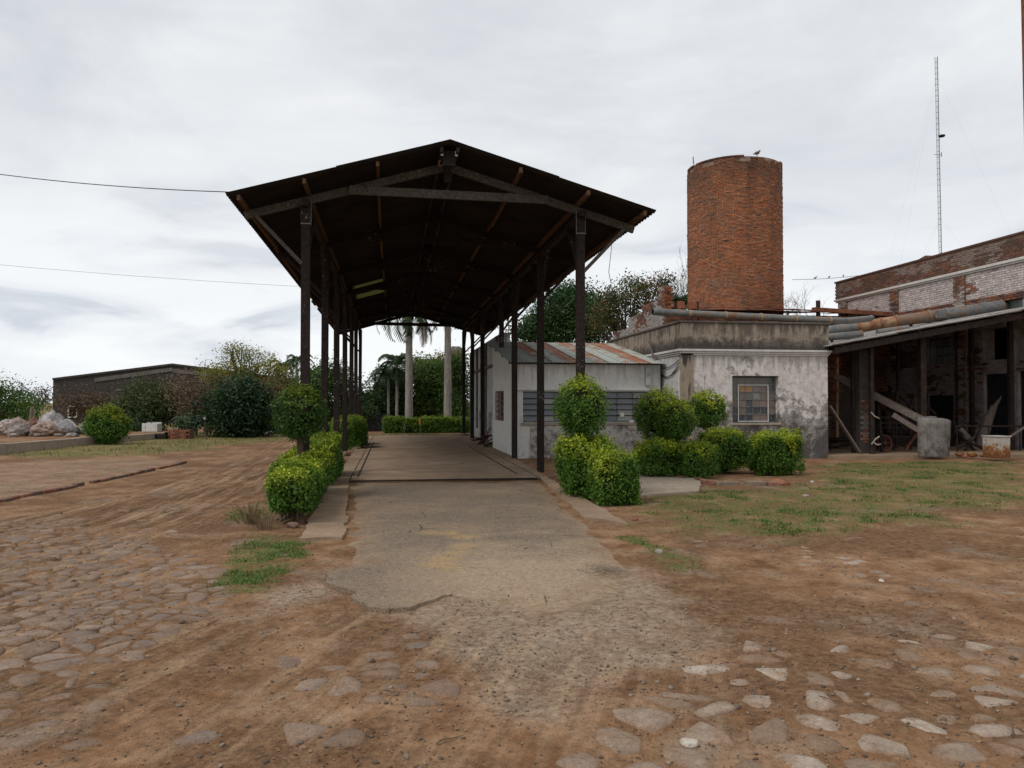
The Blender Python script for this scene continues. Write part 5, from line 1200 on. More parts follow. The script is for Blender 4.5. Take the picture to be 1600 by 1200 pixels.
def core(b, c, shape, sx, sy, sz, k=.74):  # solid dark blob added inside foliage to block light
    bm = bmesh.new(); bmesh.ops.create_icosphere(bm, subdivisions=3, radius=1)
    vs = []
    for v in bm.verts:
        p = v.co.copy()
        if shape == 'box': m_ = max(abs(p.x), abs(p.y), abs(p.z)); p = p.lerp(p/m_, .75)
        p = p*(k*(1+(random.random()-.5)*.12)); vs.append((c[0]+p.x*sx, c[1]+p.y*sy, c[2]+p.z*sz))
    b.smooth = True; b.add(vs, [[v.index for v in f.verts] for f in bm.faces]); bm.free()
M['darkfill'] = mat('dark_core_fill', lambda n: {'c': n.ramp(n.noise(n.pos(), 40, 4, .7), [(.35, (.012, .016, .008)), (.7, (.035, .045, .016))]), 'r': .95, 'n': n.bump(n.noise(n.pos(), 60, 3), .03)})
def hedge(name, label, cat, blocks, stems=True, group=None, loc=None, young=.45, L=.052, dens=1.0, spr=10, **kw):
    """blocks: (cx,cy,z0,z1,sx,sy,shape)"""
    b0 = blocks[0]; g = gz(b0[0], b0[1]); t = thing(name, label, cat, (b0[0], b0[1], g), group)
    Vs = []; Cs = []; mc = MB(); ms = MB(); ms.cur = (.09, .065, .045)
    for i, (cx, cy, z0, z1, sx, sy, shp) in enumerate(blocks):
        sz = (z1-z0)/2; c = (cx, cy, (z0+z1)/2+g); area = 4*(sx*sy*2+sz*(sx+sy)*2)*(1 if shp == 'box' else .75)
        n = int(area*7000*dens*(.045/L)**2); v, cl = shrub_leaves(c, shp, sx, sy, sz, n, L, young, seed=int(abs(cx*37+cy*13+z0*5)), **kw); Vs.append(v); Cs.append(cl)
        v, cl = sprigs(c, sx*.8, sy*.8, c[2]+sz*.93, int(spr*max(.4, sx*sy*6)), L); Vs += v; Cs += cl
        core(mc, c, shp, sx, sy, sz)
        for _ in range(7 if stems else 0):
            x0, y0 = cx+random.uniform(-.4, .4)*sx, cy+random.uniform(-.4, .4)*sy
            ms.tube([(x0, y0, g-.03), (x0+random.uniform(-.05, .05), y0+random.uniform(-.05, .05), g+z0*.6+.1), (x0+random.uniform(-.2, .2)*sx*2, y0+random.uniform(-.2, .2)*sy, c[2])], [.018, .013, .006], 5)
    quads('foliage', np.concatenate(Vs), np.concatenate(Cs), M['leaf'], t); mc.build('dark_core', M['darkfill'], t)
    if stems: ms.build('stem', M['bark'], t)
    return t
def topiary(label, cx, cy, zc, r, z0=0, young=.5, tr=.035, lean=(0, 0), rz=None, L=.052, spr=12, cat='tree', dens=1, **kw):
    g = gz(cx, cy); t = thing('topiary_tree', label, cat, (cx, cy, g)); rz = rz or r
    c = (cx+lean[0], cy+lean[1], zc); n = int(4*math.pi*r*r*5600*dens*(.045/L)**2)
    v, cl = shrub_leaves(c, 'ball', r, r, rz, n, L, young, seed=int(cx*31+cy*7+zc*11), **kw); vs, cs = sprigs(c, r*.5, r*.5, zc+rz*.86, spr, L, .18)
    quads('foliage', np.concatenate([v]+vs), np.concatenate([cl]+cs), M['leaf'], t)
    mb = MB(); core(mb, c, 'ball', r, r, rz, .72); mb.build('dark_core', M['darkfill'], t)
    mb = MB(); mb.cur = (.085, .06, .042); mb.tube([(cx, cy, g-.03), (cx+.03, cy, (g+z0+zc)/2), (c[0], c[1], zc)], [tr*1.15, tr, tr*.6], 8)
    for _ in range(6): mb.tube([(c[0], c[1], zc-rz*.9), (c[0]+random.uniform(-.6, .6)*r, c[1]+random.uniform(-.6, .6)*r, zc-rz*.2)], [tr*.4, .006], 5)
    mb.build('trunk', M['bark'], t); return t

# left hedge row beside the kerb
hedge('hedge', 'nearest clipped hedge block on the left of the drive with bare twigs at its foot', 'hedge', [(-1.34, 10.65, .20, .68, .25, .30, 'box'), (-1.38, 11.25, .14, .74, .27, .34, 'box')], young=.6, spr=8)
hedge('hedge', 'low hedge strip running back from the nearest block along the left kerb', 'hedge', [(-1.40, 12.35, .05, .66, .30, .75, 'box'), (-1.5, 13.75, .05, .70, .33, .70, 'box')], young=.7)
hedge('hedge', 'third hedge clump on the left, around the foot of the second left post', 'hedge', [(-1.45, 15.6, .05, .80, .36, .62, 'box'), (-1.45, 17.2, .05, .85, .34, .62, 'box')], young=.42)
hedge('hedge', 'small far hedge clump beside the fifth left canopy post', 'hedge', [(-1.5, 27.6, .05, 1.05, .5, .8, 'box'), (-1.45, 29.6, .05, .9, .45, .8, 'box')], young=.35, L=.06)
p = atY(467, 645, 13.2)
topiary('round dark green topiary tree covering the foremost left canopy post', p.x, 13.2, p.z, .39, young=.25, tr=.055, rz=.40, lean=(0, 0), spr=8, mid=(.055, .13, .02), L=.05)
# right group by the drive
hedge('hedge', 'wide tall clipped hedge block beside the right kerb below the tall ball tree', 'hedge', [(3.34, 12.95, .06, .98, .42, .6, 'box'), (3.16, 13.1, .45, 1.02, .27, .4, 'ball')], young=.65, spr=5)
hedge('hedge', 'small cube-shaped hedge in front of the wide block, nearest the right kerb end', 'hedge', [(3.50, 11.95, .04, .80, .33, .36, 'box')], young=.65, spr=5)
p = atY(909, 636, 12.9)
topiary('tall ball-topped topiary tree on the right, standing before the foremost right post', p.x, 12.9, p.z, .425, young=.6, rz=.47, spr=10, lean=(.0, 0))
# right group in front of the annexe
p = atY(1030, 650, 16.9); topiary('broad yellow-green ball tree, left one of the three before the annexe', p.x, 16.9, p.z, .50, young=.9, rz=.56, spr=10, tr=.06)
p = atY(1056, 656, 16.2); topiary('middle ball tree of the three, overlapping the broad one before the annexe', p.x, 16.2, p.z, .40, young=.95, rz=.42, spr=6)
p = atY(1105, 641, 17.6); topiary('right ball tree of the three, beside the annexe corner', p.x, 17.6, p.z, .42, young=.95, rz=.42, spr=10)
hedge('hedge', 'long low hedge beneath the three ball trees', 'hedge', [(5.75, 16.1, .05, .74, .42, .38, 'box'), (6.45, 15.8, .05, .72, .38, .38, 'box')], young=.6)
hedge('hedge', 'yellow-topped hedge block below the annexe window, left half of the pair', 'hedge', [(7.52, 16.7, .10, .95, .46, .42, 'box')], young=.9, spr=12)
hedge('hedge', 'yellow-topped hedge block, right end of the pair below the annexe window', 'hedge', [(8.48, 16.1, .08, .92, .50, .42, 'box')], young=1.0, spr=10)
# far left bush
p = G(168, 694); hedge('bush', 'round bright yellow-green bush at the end of the low concrete wall', 'bush', [(p.x, p.y, .05, 1.38, .72, .6, 'ball')], young=1.6, L=.075, spr=9, yel=(.24, .28, .02))
p = G(415, 678); hedge('hedge', 'long low dark hedge far behind the foremost left post', 'hedge', [(p.x+k*1.1, p.y, .0, .55, .6, .4, 'box') for k in (-.6, .4, 1.4, 2.4)], young=.15, L=.09, stems=False, spr=1)
p = G(668, 676); hedge('hedge', 'long green clipped hedge at the foot of the two royal palms', 'hedge', [(p.x+k*1.0, p.y, .0, .78+.05*math.sin(k*3), .55, .45, 'box') for k in (-1.75, -.8, .15, 1.1, 2.0)], young=.28, L=.08, stems=False, spr=3)
# low wild weeds at the hedge feet
def weed(label, x, y, n, h, colr=(.20, .14, .08), r=.25):
    mb = MB(); mb.cur = colr; g = gz(x, y)
    for _ in range(n):
        a, b_ = random.uniform(0, 6.28), random.uniform(.2, 1)*r; hh = h*random.uniform(.4, 1); x0, y0 = x+math.cos(a)*b_*.5, y+math.sin(a)*b_*.5
        mb.tube([(x0, y0, g-.02), (x0+math.cos(a)*b_*.4, y0+math.sin(a)*b_*.4, g+hh*.6), (x0+math.cos(a)*b_, y0+math.sin(a)*b_, g+hh)], [.005, .004, .002], 3, False)
    o = mb.build('dry_weed', M['bark']); 
    for v in o.data.vertices: v.co -= Vector((x, y, g))
    o.location = (x, y, g); return tag(o, label, 'weed')
weed('tuft of bare dry twigs at the left foot of the nearest hedge block', -1.86, 10.7, 60, .34)
weed('dry stems standing in front of the nearest left hedge block', -1.55, 10.1, 40, .25)

# ---------------------------------------------------------------- trees
def limbs(mb, base, tips, r0, bend=.25, seg=7, hub=None):
    base = Vector(base)
    for tp in tips:
        tp = Vector(tp); h_ = hub or base.lerp(tp, .35); h_ = Vector(h_)
        mid = h_.lerp(tp, .5)+Vector((random.uniform(-bend, bend), random.uniform(-bend, bend), random.uniform(0, bend)))
        mb.tube([h_, mid, tp], [r0*.45, r0*.28, r0*.07], 6)
def tree(name, label, px, ptop, D, blobs, pal, leaf, n, group=None, trunk=.14, core_k=0, mat_='leaf', cat='tree', twigs=0, pale=0, hubz=None):
    """blobs: (px,py,rx_px,ry_px[,dd]) ellipsoids seen in the photo at depth D, turned into real ellipsoids"""
    b0 = atD(px, 629, D); g = gz(b0.x, b0.y); base = Vector((b0.x, b0.y, g-.05)); t = thing(name, label, cat, (base.x, base.y, g), group)
    n = int(n*1.5); leaf *= 1.12
    sc = D/F; Vs = []; Cs = []; tips = []; tot = sum(b[2]*b[3] for b in blobs); ms = MB(); ms.cur = (.10, .08, .062) if not pale else (.24, .20, .16)
    mc = MB()
    for b in blobs:
        dd = b[4] if len(b) > 4 else random.uniform(-1, 1)*.25
        c = np.array(atD(b[0], b[1], D+dd*b[2]*sc*2)); rx, rz = b[2]*sc, b[3]*sc; ry = (rx+rz)/2
        nb = int(n*b[2]*b[3]/tot); k = max(5, int(nb/55))
        d = unit(rng.normal(size=(k, 3))); rr = rng.uniform(.35, 1.0, k)**.55
        az = np.arctan2(d[:, 1], d[:, 0]); rr = rr*(1+(fbm(az*1.3+b[0], d[:, 2]*2+b[1], 3, 3)-.5)*.5)
        cc_ = c+d*rr[:, None]*np.array((rx, ry, rz)); m_ = nb//k
        cs_ = leaf*rng.uniform(1.6, 3.4, k)
        P = (cc_[:, None]+rng.normal(size=(k, m_, 3))*cs_[:, None, None]*np.array((1, 1, .65))).reshape(-1, 3)
        Nn = rng.normal(size=(k*m_, 3))*.6+np.repeat(d, m_, 0)*.35+np.array((0, 0, .5))
        tt = np.repeat(rng.uniform(0, 1, k), m_)*.7+rng.uniform(0, 1, k*m_)*.3
        pi_ = np.clip(tt*(len(pal)-1), 0, len(pal)-1.001); lo = pi_.astype(int); fr = (pi_-lo)[:, None]; pa = np.array(pal)
        cl = pa[lo]*(1-fr)+pa[lo+1]*fr; s_ = leaf*rng.uniform(.6, 1.3, k*m_)
        Vs.append(leafV(P, Nn, s_, s_*.55)); Cs.append(cl)
        tips += [Vector(cc_[i]) for i in rng.choice(k, min(k, 3+twigs), replace=False)]
        if core_k: core(mc, c, 'ball', rx, ry, rz, core_k)
    hz = hubz if hubz is not None else min(v.z for v in tips)*.45+.5
    hub = Vector((base.x+random.uniform(-.1, .1), base.y, max(.5, hz)))
    ms.tube([base, base.lerp(hub, .5)+Vector((random.uniform(-.08, .08), 0, 0)), hub], [trunk*1.2, trunk, trunk*.8], 8)
    limbs(ms, base, tips, trunk*1.3, .3*D/45, hub=hub)
    quads('crown', np.concatenate(Vs), np.concatenate(Cs), M[mat_], t)
    if core_k: mc.build('dark_core', M['darkfill'], t)
    ms.build('trunk', M['bark'], t)
    return t
DK = [(.016, .038, .012), (.030, .066, .018), (.055, .105, .024)]
GRN = [(.028, .065, .014), (.06, .125, .022), (.12, .19, .032)]
OLV = [(.07, .08, .02), (.13, .14, .03), (.21, .20, .05)]
YEL = [(.12, .13, .02), (.22, .22, .035), (.34, .30, .05)]
BRN = [(.09, .055, .035), (.16, .105, .07), (.12, .11, .05)]
GA = 'trees along the left horizon'
tree('broadleaf_tree', 'rounded green tree cut by the left edge of the frame', 20, 600, 46, [(8, 628, 36, 28), (34, 645, 22, 18), (-30, 625, 30, 34)], GRN, .16, 5200, GA, .13)
tree('sparse_tree', 'thin half-bare tree with purplish tips just left of the black building', 58, 600, 52, [(52, 618, 26, 13), (30, 610, 14, 12), (72, 632, 14, 14), (78, 610, 8, 8)], [(.10, .06, .06), (.12, .09, .07), (.07, .09, .04)], .13, 650, GA, .07, twigs=9, mat_='dryleaf')
tree('broadleaf_tree', 'low reddish-brown leafed tree in front of the black building', 150, 640, 42, [(145, 640, 26, 26), (118, 628, 18, 26), (185, 640, 20, 18)], [(.07, .045, .03), (.12, .075, .045), (.07, .07, .03)], .13, 1700, GA, .08, twigs=8, mat_='dryleaf')
tree('broadleaf_tree', 'spreading mid-green tree hiding the middle of the black building', 232, 600, 39, [(228, 630, 40, 34), (255, 640, 32, 28), (205, 655, 30, 22), (262, 622, 22, 18)], [(.03, .05, .016), (.055, .085, .022), (.10, .11, .03)], .13, 8200, GA, .12, core_k=.62)
tree('twiggy_tree', 'light brown twiggy tree between the green tree and the dark evergreen', 305, 590, 37, [(303, 622, 32, 36), (285, 610, 22, 26), (322, 640, 22, 22)], BRN, .10, 3300, GA, .11, twigs=16, mat_='dryleaf', pale=1, hubz=1.5)
tree('dark_evergreen', 'dense very dark evergreen tree with foliage down to the ground, left of the canopy', 372, 585, 36.5, [(377, 632, 30, 40), (352, 642, 20, 30), (400, 640, 16, 34), (374, 660, 38, 20)], [(.012, .032, .012), (.024, .056, .018), (.042, .088, .026)], .15, 11500, GA, .16, core_k=.7)
tree('autumn_tree', 'tall yellow-green tree with thin open top rising behind the dark evergreen', 388, 545, 47, [(385, 572, 46, 28), (352, 582, 30, 26), (415, 588, 34, 30), (375, 552, 26, 14), (330, 600, 20, 20), (330, 582, 16, 12), (425, 610, 20, 40)], YEL, .12, 5600, GA, .16, twigs=10)
tree('autumn_tree', 'orange-brown thinning tree with leaning stems behind the low dark hedge', 425, 600, 42, [(425, 612, 24, 28), (412, 650, 26, 26), (445, 635, 22, 34)], [(.09, .06, .025), (.16, .10, .04), (.07, .09, .025)], .12, 3000, GA, .10, twigs=9, mat_='dryleaf')
tree('autumn_tree', 'olive-brown tree seen through the gap left of the foremost left post', 458, 580, 46, [(458, 600, 24, 24), (440, 622, 22, 26), (472, 625, 22, 30), (455, 650, 28, 20)], [(.07, .06, .022), (.13, .11, .03), (.10, .13, .035)], .13, 4200, GA, .12, twigs=6)
tree('broadleaf_tree', 'green tree seen between the first and second left canopy posts', 490, 580, 44, [(492, 605, 28, 32), (512, 592, 22, 28), (480, 645, 34, 26), (515, 645, 24, 30)], GRN, .14, 6200, GA, .14, core_k=.62)
tree('broadleaf_tree', 'darker green tree seen between the rear left canopy posts', 545, 600, 46, [(545, 628, 22, 30), (568, 640, 16, 26), (533, 600, 14, 24), (560, 660, 22, 16)], GRN[:2]+OLV[:1], .13, 5200, GA, .13, core_k=.62)
GB = 'trees at the end of the drive'
tree('broadleaf_tree', 'dark spreading tree left of the grey palm trunks at the end of the drive', 612, 600, 48, [(600, 628, 26, 28), (622, 598, 26, 32), (577, 622, 12, 12), (628, 648, 34, 26), (594, 606, 18, 18)], DK+[(.08, .10, .02)], .14, 9000, GB, .15, core_k=.62)
tree('broadleaf_tree', 'dense green tree between the two grey palm trunks', 668, 560, 49, [(668, 590, 32, 30), (665, 630, 34, 34), (655, 572, 16, 12), (690, 600, 22, 34)], GRN+OLV[1:2], .14, 11500, GB, .16, core_k=.62)
tree('flowering_tree', 'green tree with small orange flower clusters right of the right palm trunk', 715, 550, 47, [(715, 590, 20, 34), (718, 640, 24, 34), (708, 560, 12, 10)], GRN, .14, 6200, GB, .14, core_k=.62)
tree('flowering_tree', 'small spray of orange-red blossom on a thin tree behind the palms', 690, 562, 50.5, [(682, 562, 6, 5), (711, 554, 7, 5), (688, 556, 4, 3)], [(.30, .07, .03), (.45, .12, .04), (.12, .10, .03)], .10, 520, GB, .06)
tree('hanging_tree', 'drooping branch of dark leaves at the left edge of the far opening', 556, 610, 43, [(570, 640, 7, 10), (558, 648, 9, 22), (552, 590, 6, 8)], DK, .13, 1000, GB, .08)
GC = 'trees behind the white hut'
tree('broadleaf_tree', 'big dense dark green tree above the white hut roof', 880, 445, 50, [(880, 490, 46, 40), (845, 515, 36, 28), (915, 510, 40, 36), (892, 462, 26, 20), (820, 522, 22, 14), (935, 480, 22, 22)], [(.018, .05, .014), (.034, .082, .020), (.06, .125, .028)], .17, 15500, GC, .22, core_k=.62)
tree('flowering_tree', 'red-tipped flowering tree between the dark tree and the brick boiler house', 985, 430, 44, [(985, 460, 36, 24), (1020, 458, 28, 24), (955, 475, 18, 26), (945, 500, 22, 26), (1035, 440, 18, 10), (1000, 490, 30, 22)], [(.030, .065, .018), (.06, .10, .026), (.12, .12, .04), (.28, .06, .035)], .13, 6500, GC, .16, twigs=8)
def bare(label, px, D, top, spread, name='bare_tree', seed=3, base_h=2.0, colr=(.16, .13, .115)):
    rr = random.Random(seed); b0 = atD(px, 629, D); g = gz(b0.x, b0.y); t = thing(name, label, 'tree', (b0.x, b0.y, g), 'bare trees behind the tower')
    ms = MB(); ms.cur = colr
    def grow(p, d, L, r, lv):
        q = p; pts = [q]; 
        for i in range(3):
            d = (d+Vector((rr.uniform(-1, 1), rr.uniform(-1, 1), rr.uniform(-.4, .7)))*.22).normalized(); q = q+d*L/3; pts.append(q)
        ms.tube(pts, [r, r*.85, r*.7, r*.6], 5 if lv > 2 else 3, False)
        if lv == 0: return
        for k in range(rr.choice((2, 3, 3))):
            nd = (d+Vector((rr.uniform(-1, 1)*spread, rr.uniform(-1, 1)*spread, rr.uniform(-.35, .5)))).normalized(); grow(pts[rr.choice((2, 3))], nd, L*rr.uniform(.62, .85), r*.58, lv-1)
    H_ = EYE+(629-top)/F*D; ms.tube([Vector((b0.x, b0.y, g-.05)), Vector((b0.x, b0.y, H_*.45))], [.16, .12], 7, False)
    for k in range(4): grow(Vector((b0.x, b0.y, H_*.42)), Vector((rr.uniform(-1, 1)*spread, rr.uniform(-1, 1)*spread, 1)).normalized(), H_*.18, .075, 5)
    ms.build('branches', M['bark'], t); return t
bare('bare grey branching tree showing just left of the brick tower', 1066, 52, 385, .75, seed=5)
bare('bare fine-twigged tree showing just right of the brick tower', 1222, 48, 415, 1.0, seed=8)

# ---------------------------------------------------------------- palms
def frond(mb_V, mb_C, base, az, L, up, droop, nl, lw, ll, colr, rach):
    pts = []; p = np.array(base, float); el = up
    for i in range(nl+1):
        pts.append(p.copy()); d = np.array((math.cos(az)*math.cos(el), math.sin(az)*math.cos(el), math.sin(el))); p = p+d*L/nl; el -= droop/nl*(1+.6*i/nl)
    rach.tube([tuple(q) for q in pts[::2]], [.02*(1-.8*i/len(pts[::2]))+.004 for i in range(len(pts[::2]))], 4, False)
    side = np.array((-math.sin(az), math.cos(az), 0))
    for i in range(1, nl+1):
        d = unit(pts[i]-pts[i-1]); k = math.sin(math.pi*min(1, (i/nl)*.85+.12))**.6
        for s in (-1, 1):
            dir_ = unit(d*.55+side*s*.85+np.array((0, 0, -.45+random.uniform(-.15, .15)))); tip = pts[i]+dir_*ll*k; w_ = d*lw*.5
            mb_V.append([pts[i]-w_, pts[i]+w_, tip+w_*.15+np.array((0, 0, -.05)), tip-w_*.15+np.array((0, 0, -.05))]); mb_C.append(np.array(colr)*random.uniform(.7, 1.25))
def palm(label, px, D, ztop, r, nf, L, name='palm_tree', colr=(.035, .075, .022), trunkc=(.30, .27, .235), up0=1.1, droop=1.9, ll=.45, group=None, shaft=None, dead=0, lw=.08, base_z=None):
    b0 = atD(px, 629, D); g = gz(b0.x, b0.y); t = thing(name, label, 'palm', (b0.x, b0.y, g), group)
    mb = MB(); mb.cur = trunkc; n = 26
    mb.tube([(b0.x, b0.y, g-.05+(ztop-g+.05)*i/n) for i in range(n+1)], [r*(1.18-.3*i/n)*(1+.04*(i % 2)) for i in range(n+1)], 12); mb.build('trunk', M['bark'], t)
    if shaft:
        mb = MB(); mb.cur = shaft; mb.tube([(b0.x, b0.y, ztop), (b0.x, b0.y, ztop+.5), (b0.x, b0.y, ztop+1.1)], [r*1.05, r*1.15, r*.4], 10); mb.build('crownshaft', M['bark'], t)
        top = ztop+.95
    else: top = ztop
    me_list = []
    for k in range(nf):
        Vs, Cs = [], []; rm = MB(); rm.cur = colr; az = 2*math.pi*k/nf*1.0+random.uniform(-.25, .25)+(k % 2)*.3; tier = (k*7 % nf)/nf
        cc_ = colr if k >= dead else (.16, .09, .045)
        frond(Vs, Cs, (b0.x, b0.y, top), az, L*random.uniform(.85, 1.1), (up0-1.25*tier) if k >= dead else -.5, droop*random.uniform(.8, 1.15) if k >= dead else 1.0, 22, lw, ll, cc_, rm)
        o = quads('frond', np.array(Vs), np.array(Cs), M['leaf'], t)
    return t
GP = 'grey-trunked royal palms at the end of the drive'
palm('left royal palm with smooth grey trunk and dead brown fronds under its crown', 639, 42.5, 6.2, .19, 16, 3.0, group=GP, shaft=(.16, .10, .06), dead=4, lw=.13, ll=.55, up0=.9, droop=2.3)
palm('right royal palm with smooth grey trunk near the far right canopy posts', 699.5, 42.5, 6.3, .19, 14, 3.0, group=GP, shaft=(.12, .13, .06), lw=.13, ll=.55, up0=.9, droop=2.3)
GQ = 'slim feather palms on the left'
palm('slim palm, left of the pair beside the foremost left post', 441, 50, 4.0, .07, 12, 1.5, group=GQ, up0=1.2, droop=2.2, ll=.32, colr=(.05, .085, .03))
palm('slim palm, right of the pair beside the foremost left post', 463, 49, 4.3, .07, 12, 1.5, group=GQ, up0=1.2, droop=2.2, ll=.32, colr=(.05, .085, .03))
palm('short slim palm seen between the first two left canopy posts', 489, 50, 3.6, .07, 12, 1.4, group=GQ, up0=1.2, droop=2.2, ll=.32, colr=(.04, .07, .025))
GF = 'feathery palms left of the royal palms'
palm('arching feathery palm with its crown against the sky left of the royal palm', 607, 46, 3.2, .08, 14, 1.75, group=GF, up0=1.25, droop=2.3, ll=.5, colr=(.03, .06, .02))
palm('second feathery palm close behind the left royal palm trunk', 620, 45.5, 3.9, .08, 14, 1.6, group=GF, up0=1.3, droop=2.2, ll=.5, colr=(.03, .06, .02))
palm('dark feathery palm behind the right royal palm trunk', 688, 52, 4.2, .08, 13, 1.6, group=GF, up0=1.2, droop=2.2, ll=.45, colr=(.02, .05, .02))
palm('bushy palm rising behind the boiler house close to the brick tower', 1064, 43, 7.0, .16, 20, 1.9, up0=1.45, droop=1.9, ll=.5, colr=(.045, .085, .03), trunkc=(.12, .10, .08))

# ---------------------------------------------------------------- far left: black building
D_ = 60; e0 = atD(83, 592, D_); e1 = atD(270, 569, D_); e2 = atD(466, 593, D_); 
bb = thing('black_warehouse', 'long low mould-blackened warehouse with a shallow gable far on the left', 'warehouse', (e0.x, e0.y, 0))
dirn = (e2-e0); dirn.z = 0; dirn.normalize(); back = Vector((-dirn.y, dirn.x, 0)); 
if back.y < 0: back = -back
def gab(b, off, z0, k=0, th=.3, drop=0):
    f = [Vector((e0.x, e0.y, z0)), Vector((e2.x, e2.y, z0)), Vector((e2.x, e2.y, e2.z-drop)), Vector((e1.x, e1.y, e1.z-drop)), Vector((e0.x, e0.y, e0.z-drop))]
    f = [v+back*off for v in f]; g_ = [v+back*th for v in f]
    b.add(f+g_, [(0, 1, 2, 3, 4), (9, 8, 7, 6, 5)]+[(i, (i+1) % 5, (i+1) % 5+5, i+5) for i in range(5)])
part('gable_wall', M['mouldwall'], bb, lambda b: gab(b, 0, -.05))
part('side_wall', M['mouldwall'], bb, lambda b: b.beam(e0+back*.3+Vector((0, 0, -e0.z/2)), e0+back*18+Vector((0, 0, -e0.z/2)), .3, e0.z-.1))
band = [(e0, e1, .22), (e1, e2, .22)]
for a, b2, h_ in band:
    o_ = -back*.06
    part('verge_band', M['mouldwall'], bb, lambda b: b.beam(a+o_+Vector((0, 0, -.02)), b2+o_+Vector((0, 0, -.02)), .12, .16))
    part('rendered_band', M['greypier'], bb, lambda b: b.beam(a.lerp(b2, .35 if a is e0 else 0)+o_*.5+Vector((0, 0, -.50)), b2.lerp(a, 0 if a is e0 else .3)+o_*.5+Vector((0, 0, -.40)), .05, .30))
part('roof', M['mouldwall'], bb, lambda b: b.add([e0+back*.3, e1+back*.3, e1+back*18, e0+back*18, e2+back*.3, e2+back*18], [(0, 1, 2, 3), (1, 4, 5, 2)]))
wf = [atD(107, 635, D_-.12), atD(120, 635, D_-.12), atD(120, 652, D_-.12), atD(107, 652, D_-.12)]
fw_ = part('window', M['dark'], bb, lambda b: b.beam((wf[0]+wf[3])/2+back*.05, (wf[1]+wf[2])/2+back*.05, .03, .8, (0, 0, 1)))
for a, b2 in ((wf[0], wf[1]), (wf[1], wf[2]), (wf[2], wf[3]), (wf[3], wf[0])): part('frame', M['white'], fw_, lambda b: b.beam(a, b2, .09, .09))
part('rendered_patch', M['greypier'], bb, lambda b: b.beam(atD(182, 609, D_-.05), atD(202, 609, D_-.05), .05, .16))

# ---------------------------------------------------------------- far buildings right of the opening
wb = thing('white_warehouse', 'white building with a dark red base seen past the far right posts', 'building', (3.95, 28, 0))
part('wall', M['palewall'], wb, lambda b: wall(b, 'y', 3.95, .3, 27.6, 38.5, -.05, 4.15, [(30.5, 31.5, .02, 1.2), (34, 35.0, .02, 1.2)]))
part('front_wall', M['palewall'], wb, lambda b: b.box(4.26, 9, 27.6, 27.9, -.05, 3.2))
part('base', M['rustroof'], wb, lambda b: b.box(3.91, 3.945, 31.55, 33.95, .0, .42))
for y in (28.6, 32.0, 35.4, 38.3): part('pilaster', M['greypier'], wb, lambda b: b.box(3.87, 3.945, y, y+.22, .43, 4.1))
part('ledge', M['greypier'], wb, lambda b: b.box(3.84, 3.945, 27.6, 38.5, 3.0, 3.1))
tk = thing('white_block', 'small pale rooftop block peeking over the trees right of the right palm', 'building', atD(713, 600, 62))
a_ = atD(706, 552, 62); b_ = atD(720, 541, 62)
part('block', M['palewall'], tk, lambda b: (b.box(a_.x, b_.x, a_.y, a_.y+1.2, 0, b_.z)))
part('side', M['greypier'], tk, lambda b: (b.box(b_.x+.004, b_.x+.4, a_.y+.01, a_.y+1.21, 0, b_.z-.1)))
gt = thing('dark_fence', 'solid black sheet fence with thin spikes across the left of the far opening', 'fence', atD(575, 675, 43))
for i in range(9):
    a, b2 = atD(522+i*10, 649, 43+.05*(i % 2)), atD(531.6+i*10, 649, 43+.05*(i % 2)); zt_ = a.z-random.uniform(0, .05)
    part('fence_panel', M['black'], gt, lambda b: b.beam(Vector((a.x, a.y, zt_/2)), Vector((b2.x, b2.y, zt_/2)), .04, zt_))
def spk(b):
    for i in range(26):
        a = atD(560+i*1.95, 649, 43.02); b.tube([(a.x, a.y, a.z-.05), (a.x, a.y, a.z+random.uniform(.08, .2))], .012, 4)
part('spikes', M['cable'], gt, spk, kind='stuff')
pst = simple('orange_post', 'short thin post with an orange top in front of the far hedge', 'post', 'paint', lambda b: (setattr(b, 'cur', (.12, .09, .06)), b.beam(G(656, 677), G(656, 677)+Vector((0, 0, .45)), .05, .05), setattr(b, 'cur', (.55, .22, .05)), b.beam(G(656, 677)+Vector((0, 0, .452)), G(656, 677)+Vector((0, 0, .72)), .09, .09)))
st2 = simple('stake', 'plain thin wooden stake at the foot of the left royal palm', 'stake', 'log', lambda b: b.beam(G(631.5, 677), G(631.5, 677)+Vector((0, 0, .55)), .05, .05))

# ---------------------------------------------------------------- left yard: low wall, sacks, planter
lw_ = thing('low_wall', 'low weathered concrete wall edging the raised yard on the left', 'wall', G(150, 694))
L0, L1, L2 = G(-150, 722), G(150, 694), G(276, 683)
for a, b2, h_ in ((L0, L1, .30), (L1+Vector((.05, .05, 0)), L2, .26)):
    a = Vector((a.x, a.y, 0)); b2 = Vector((b2.x, b2.y, 0)); n = max(3, int((b2-a).length/1.2))
    for i in range(n):
        p, q = a.lerp(b2, i/n), a.lerp(b2, (i+.985)/n); hh = h_+random.uniform(-.02, .02)
        part('wall_block', M['concrete'], lw_, lambda b: b.beam(p+Vector((0, 0, hh/2-.03)), q+Vector((0, 0, hh/2-.03)), .25, hh+.06), bevel=.012)
yd = sheet('raised_yard', [L0[:2], L1[:2], L2[:2], G(250, 672)[:2], G(-200, 668)[:2]], -.04, .2, M['ground'])
be = thing('brick_edging', 'curving line of half buried red bricks edging the pale yard on the left', 'edging', G(150, 750))
ep = [G(-30, 790), G(30, 777), G(80, 768), G(130, 757), G(190, 745), G(240, 734), G(290, 723)]
d0 = 0
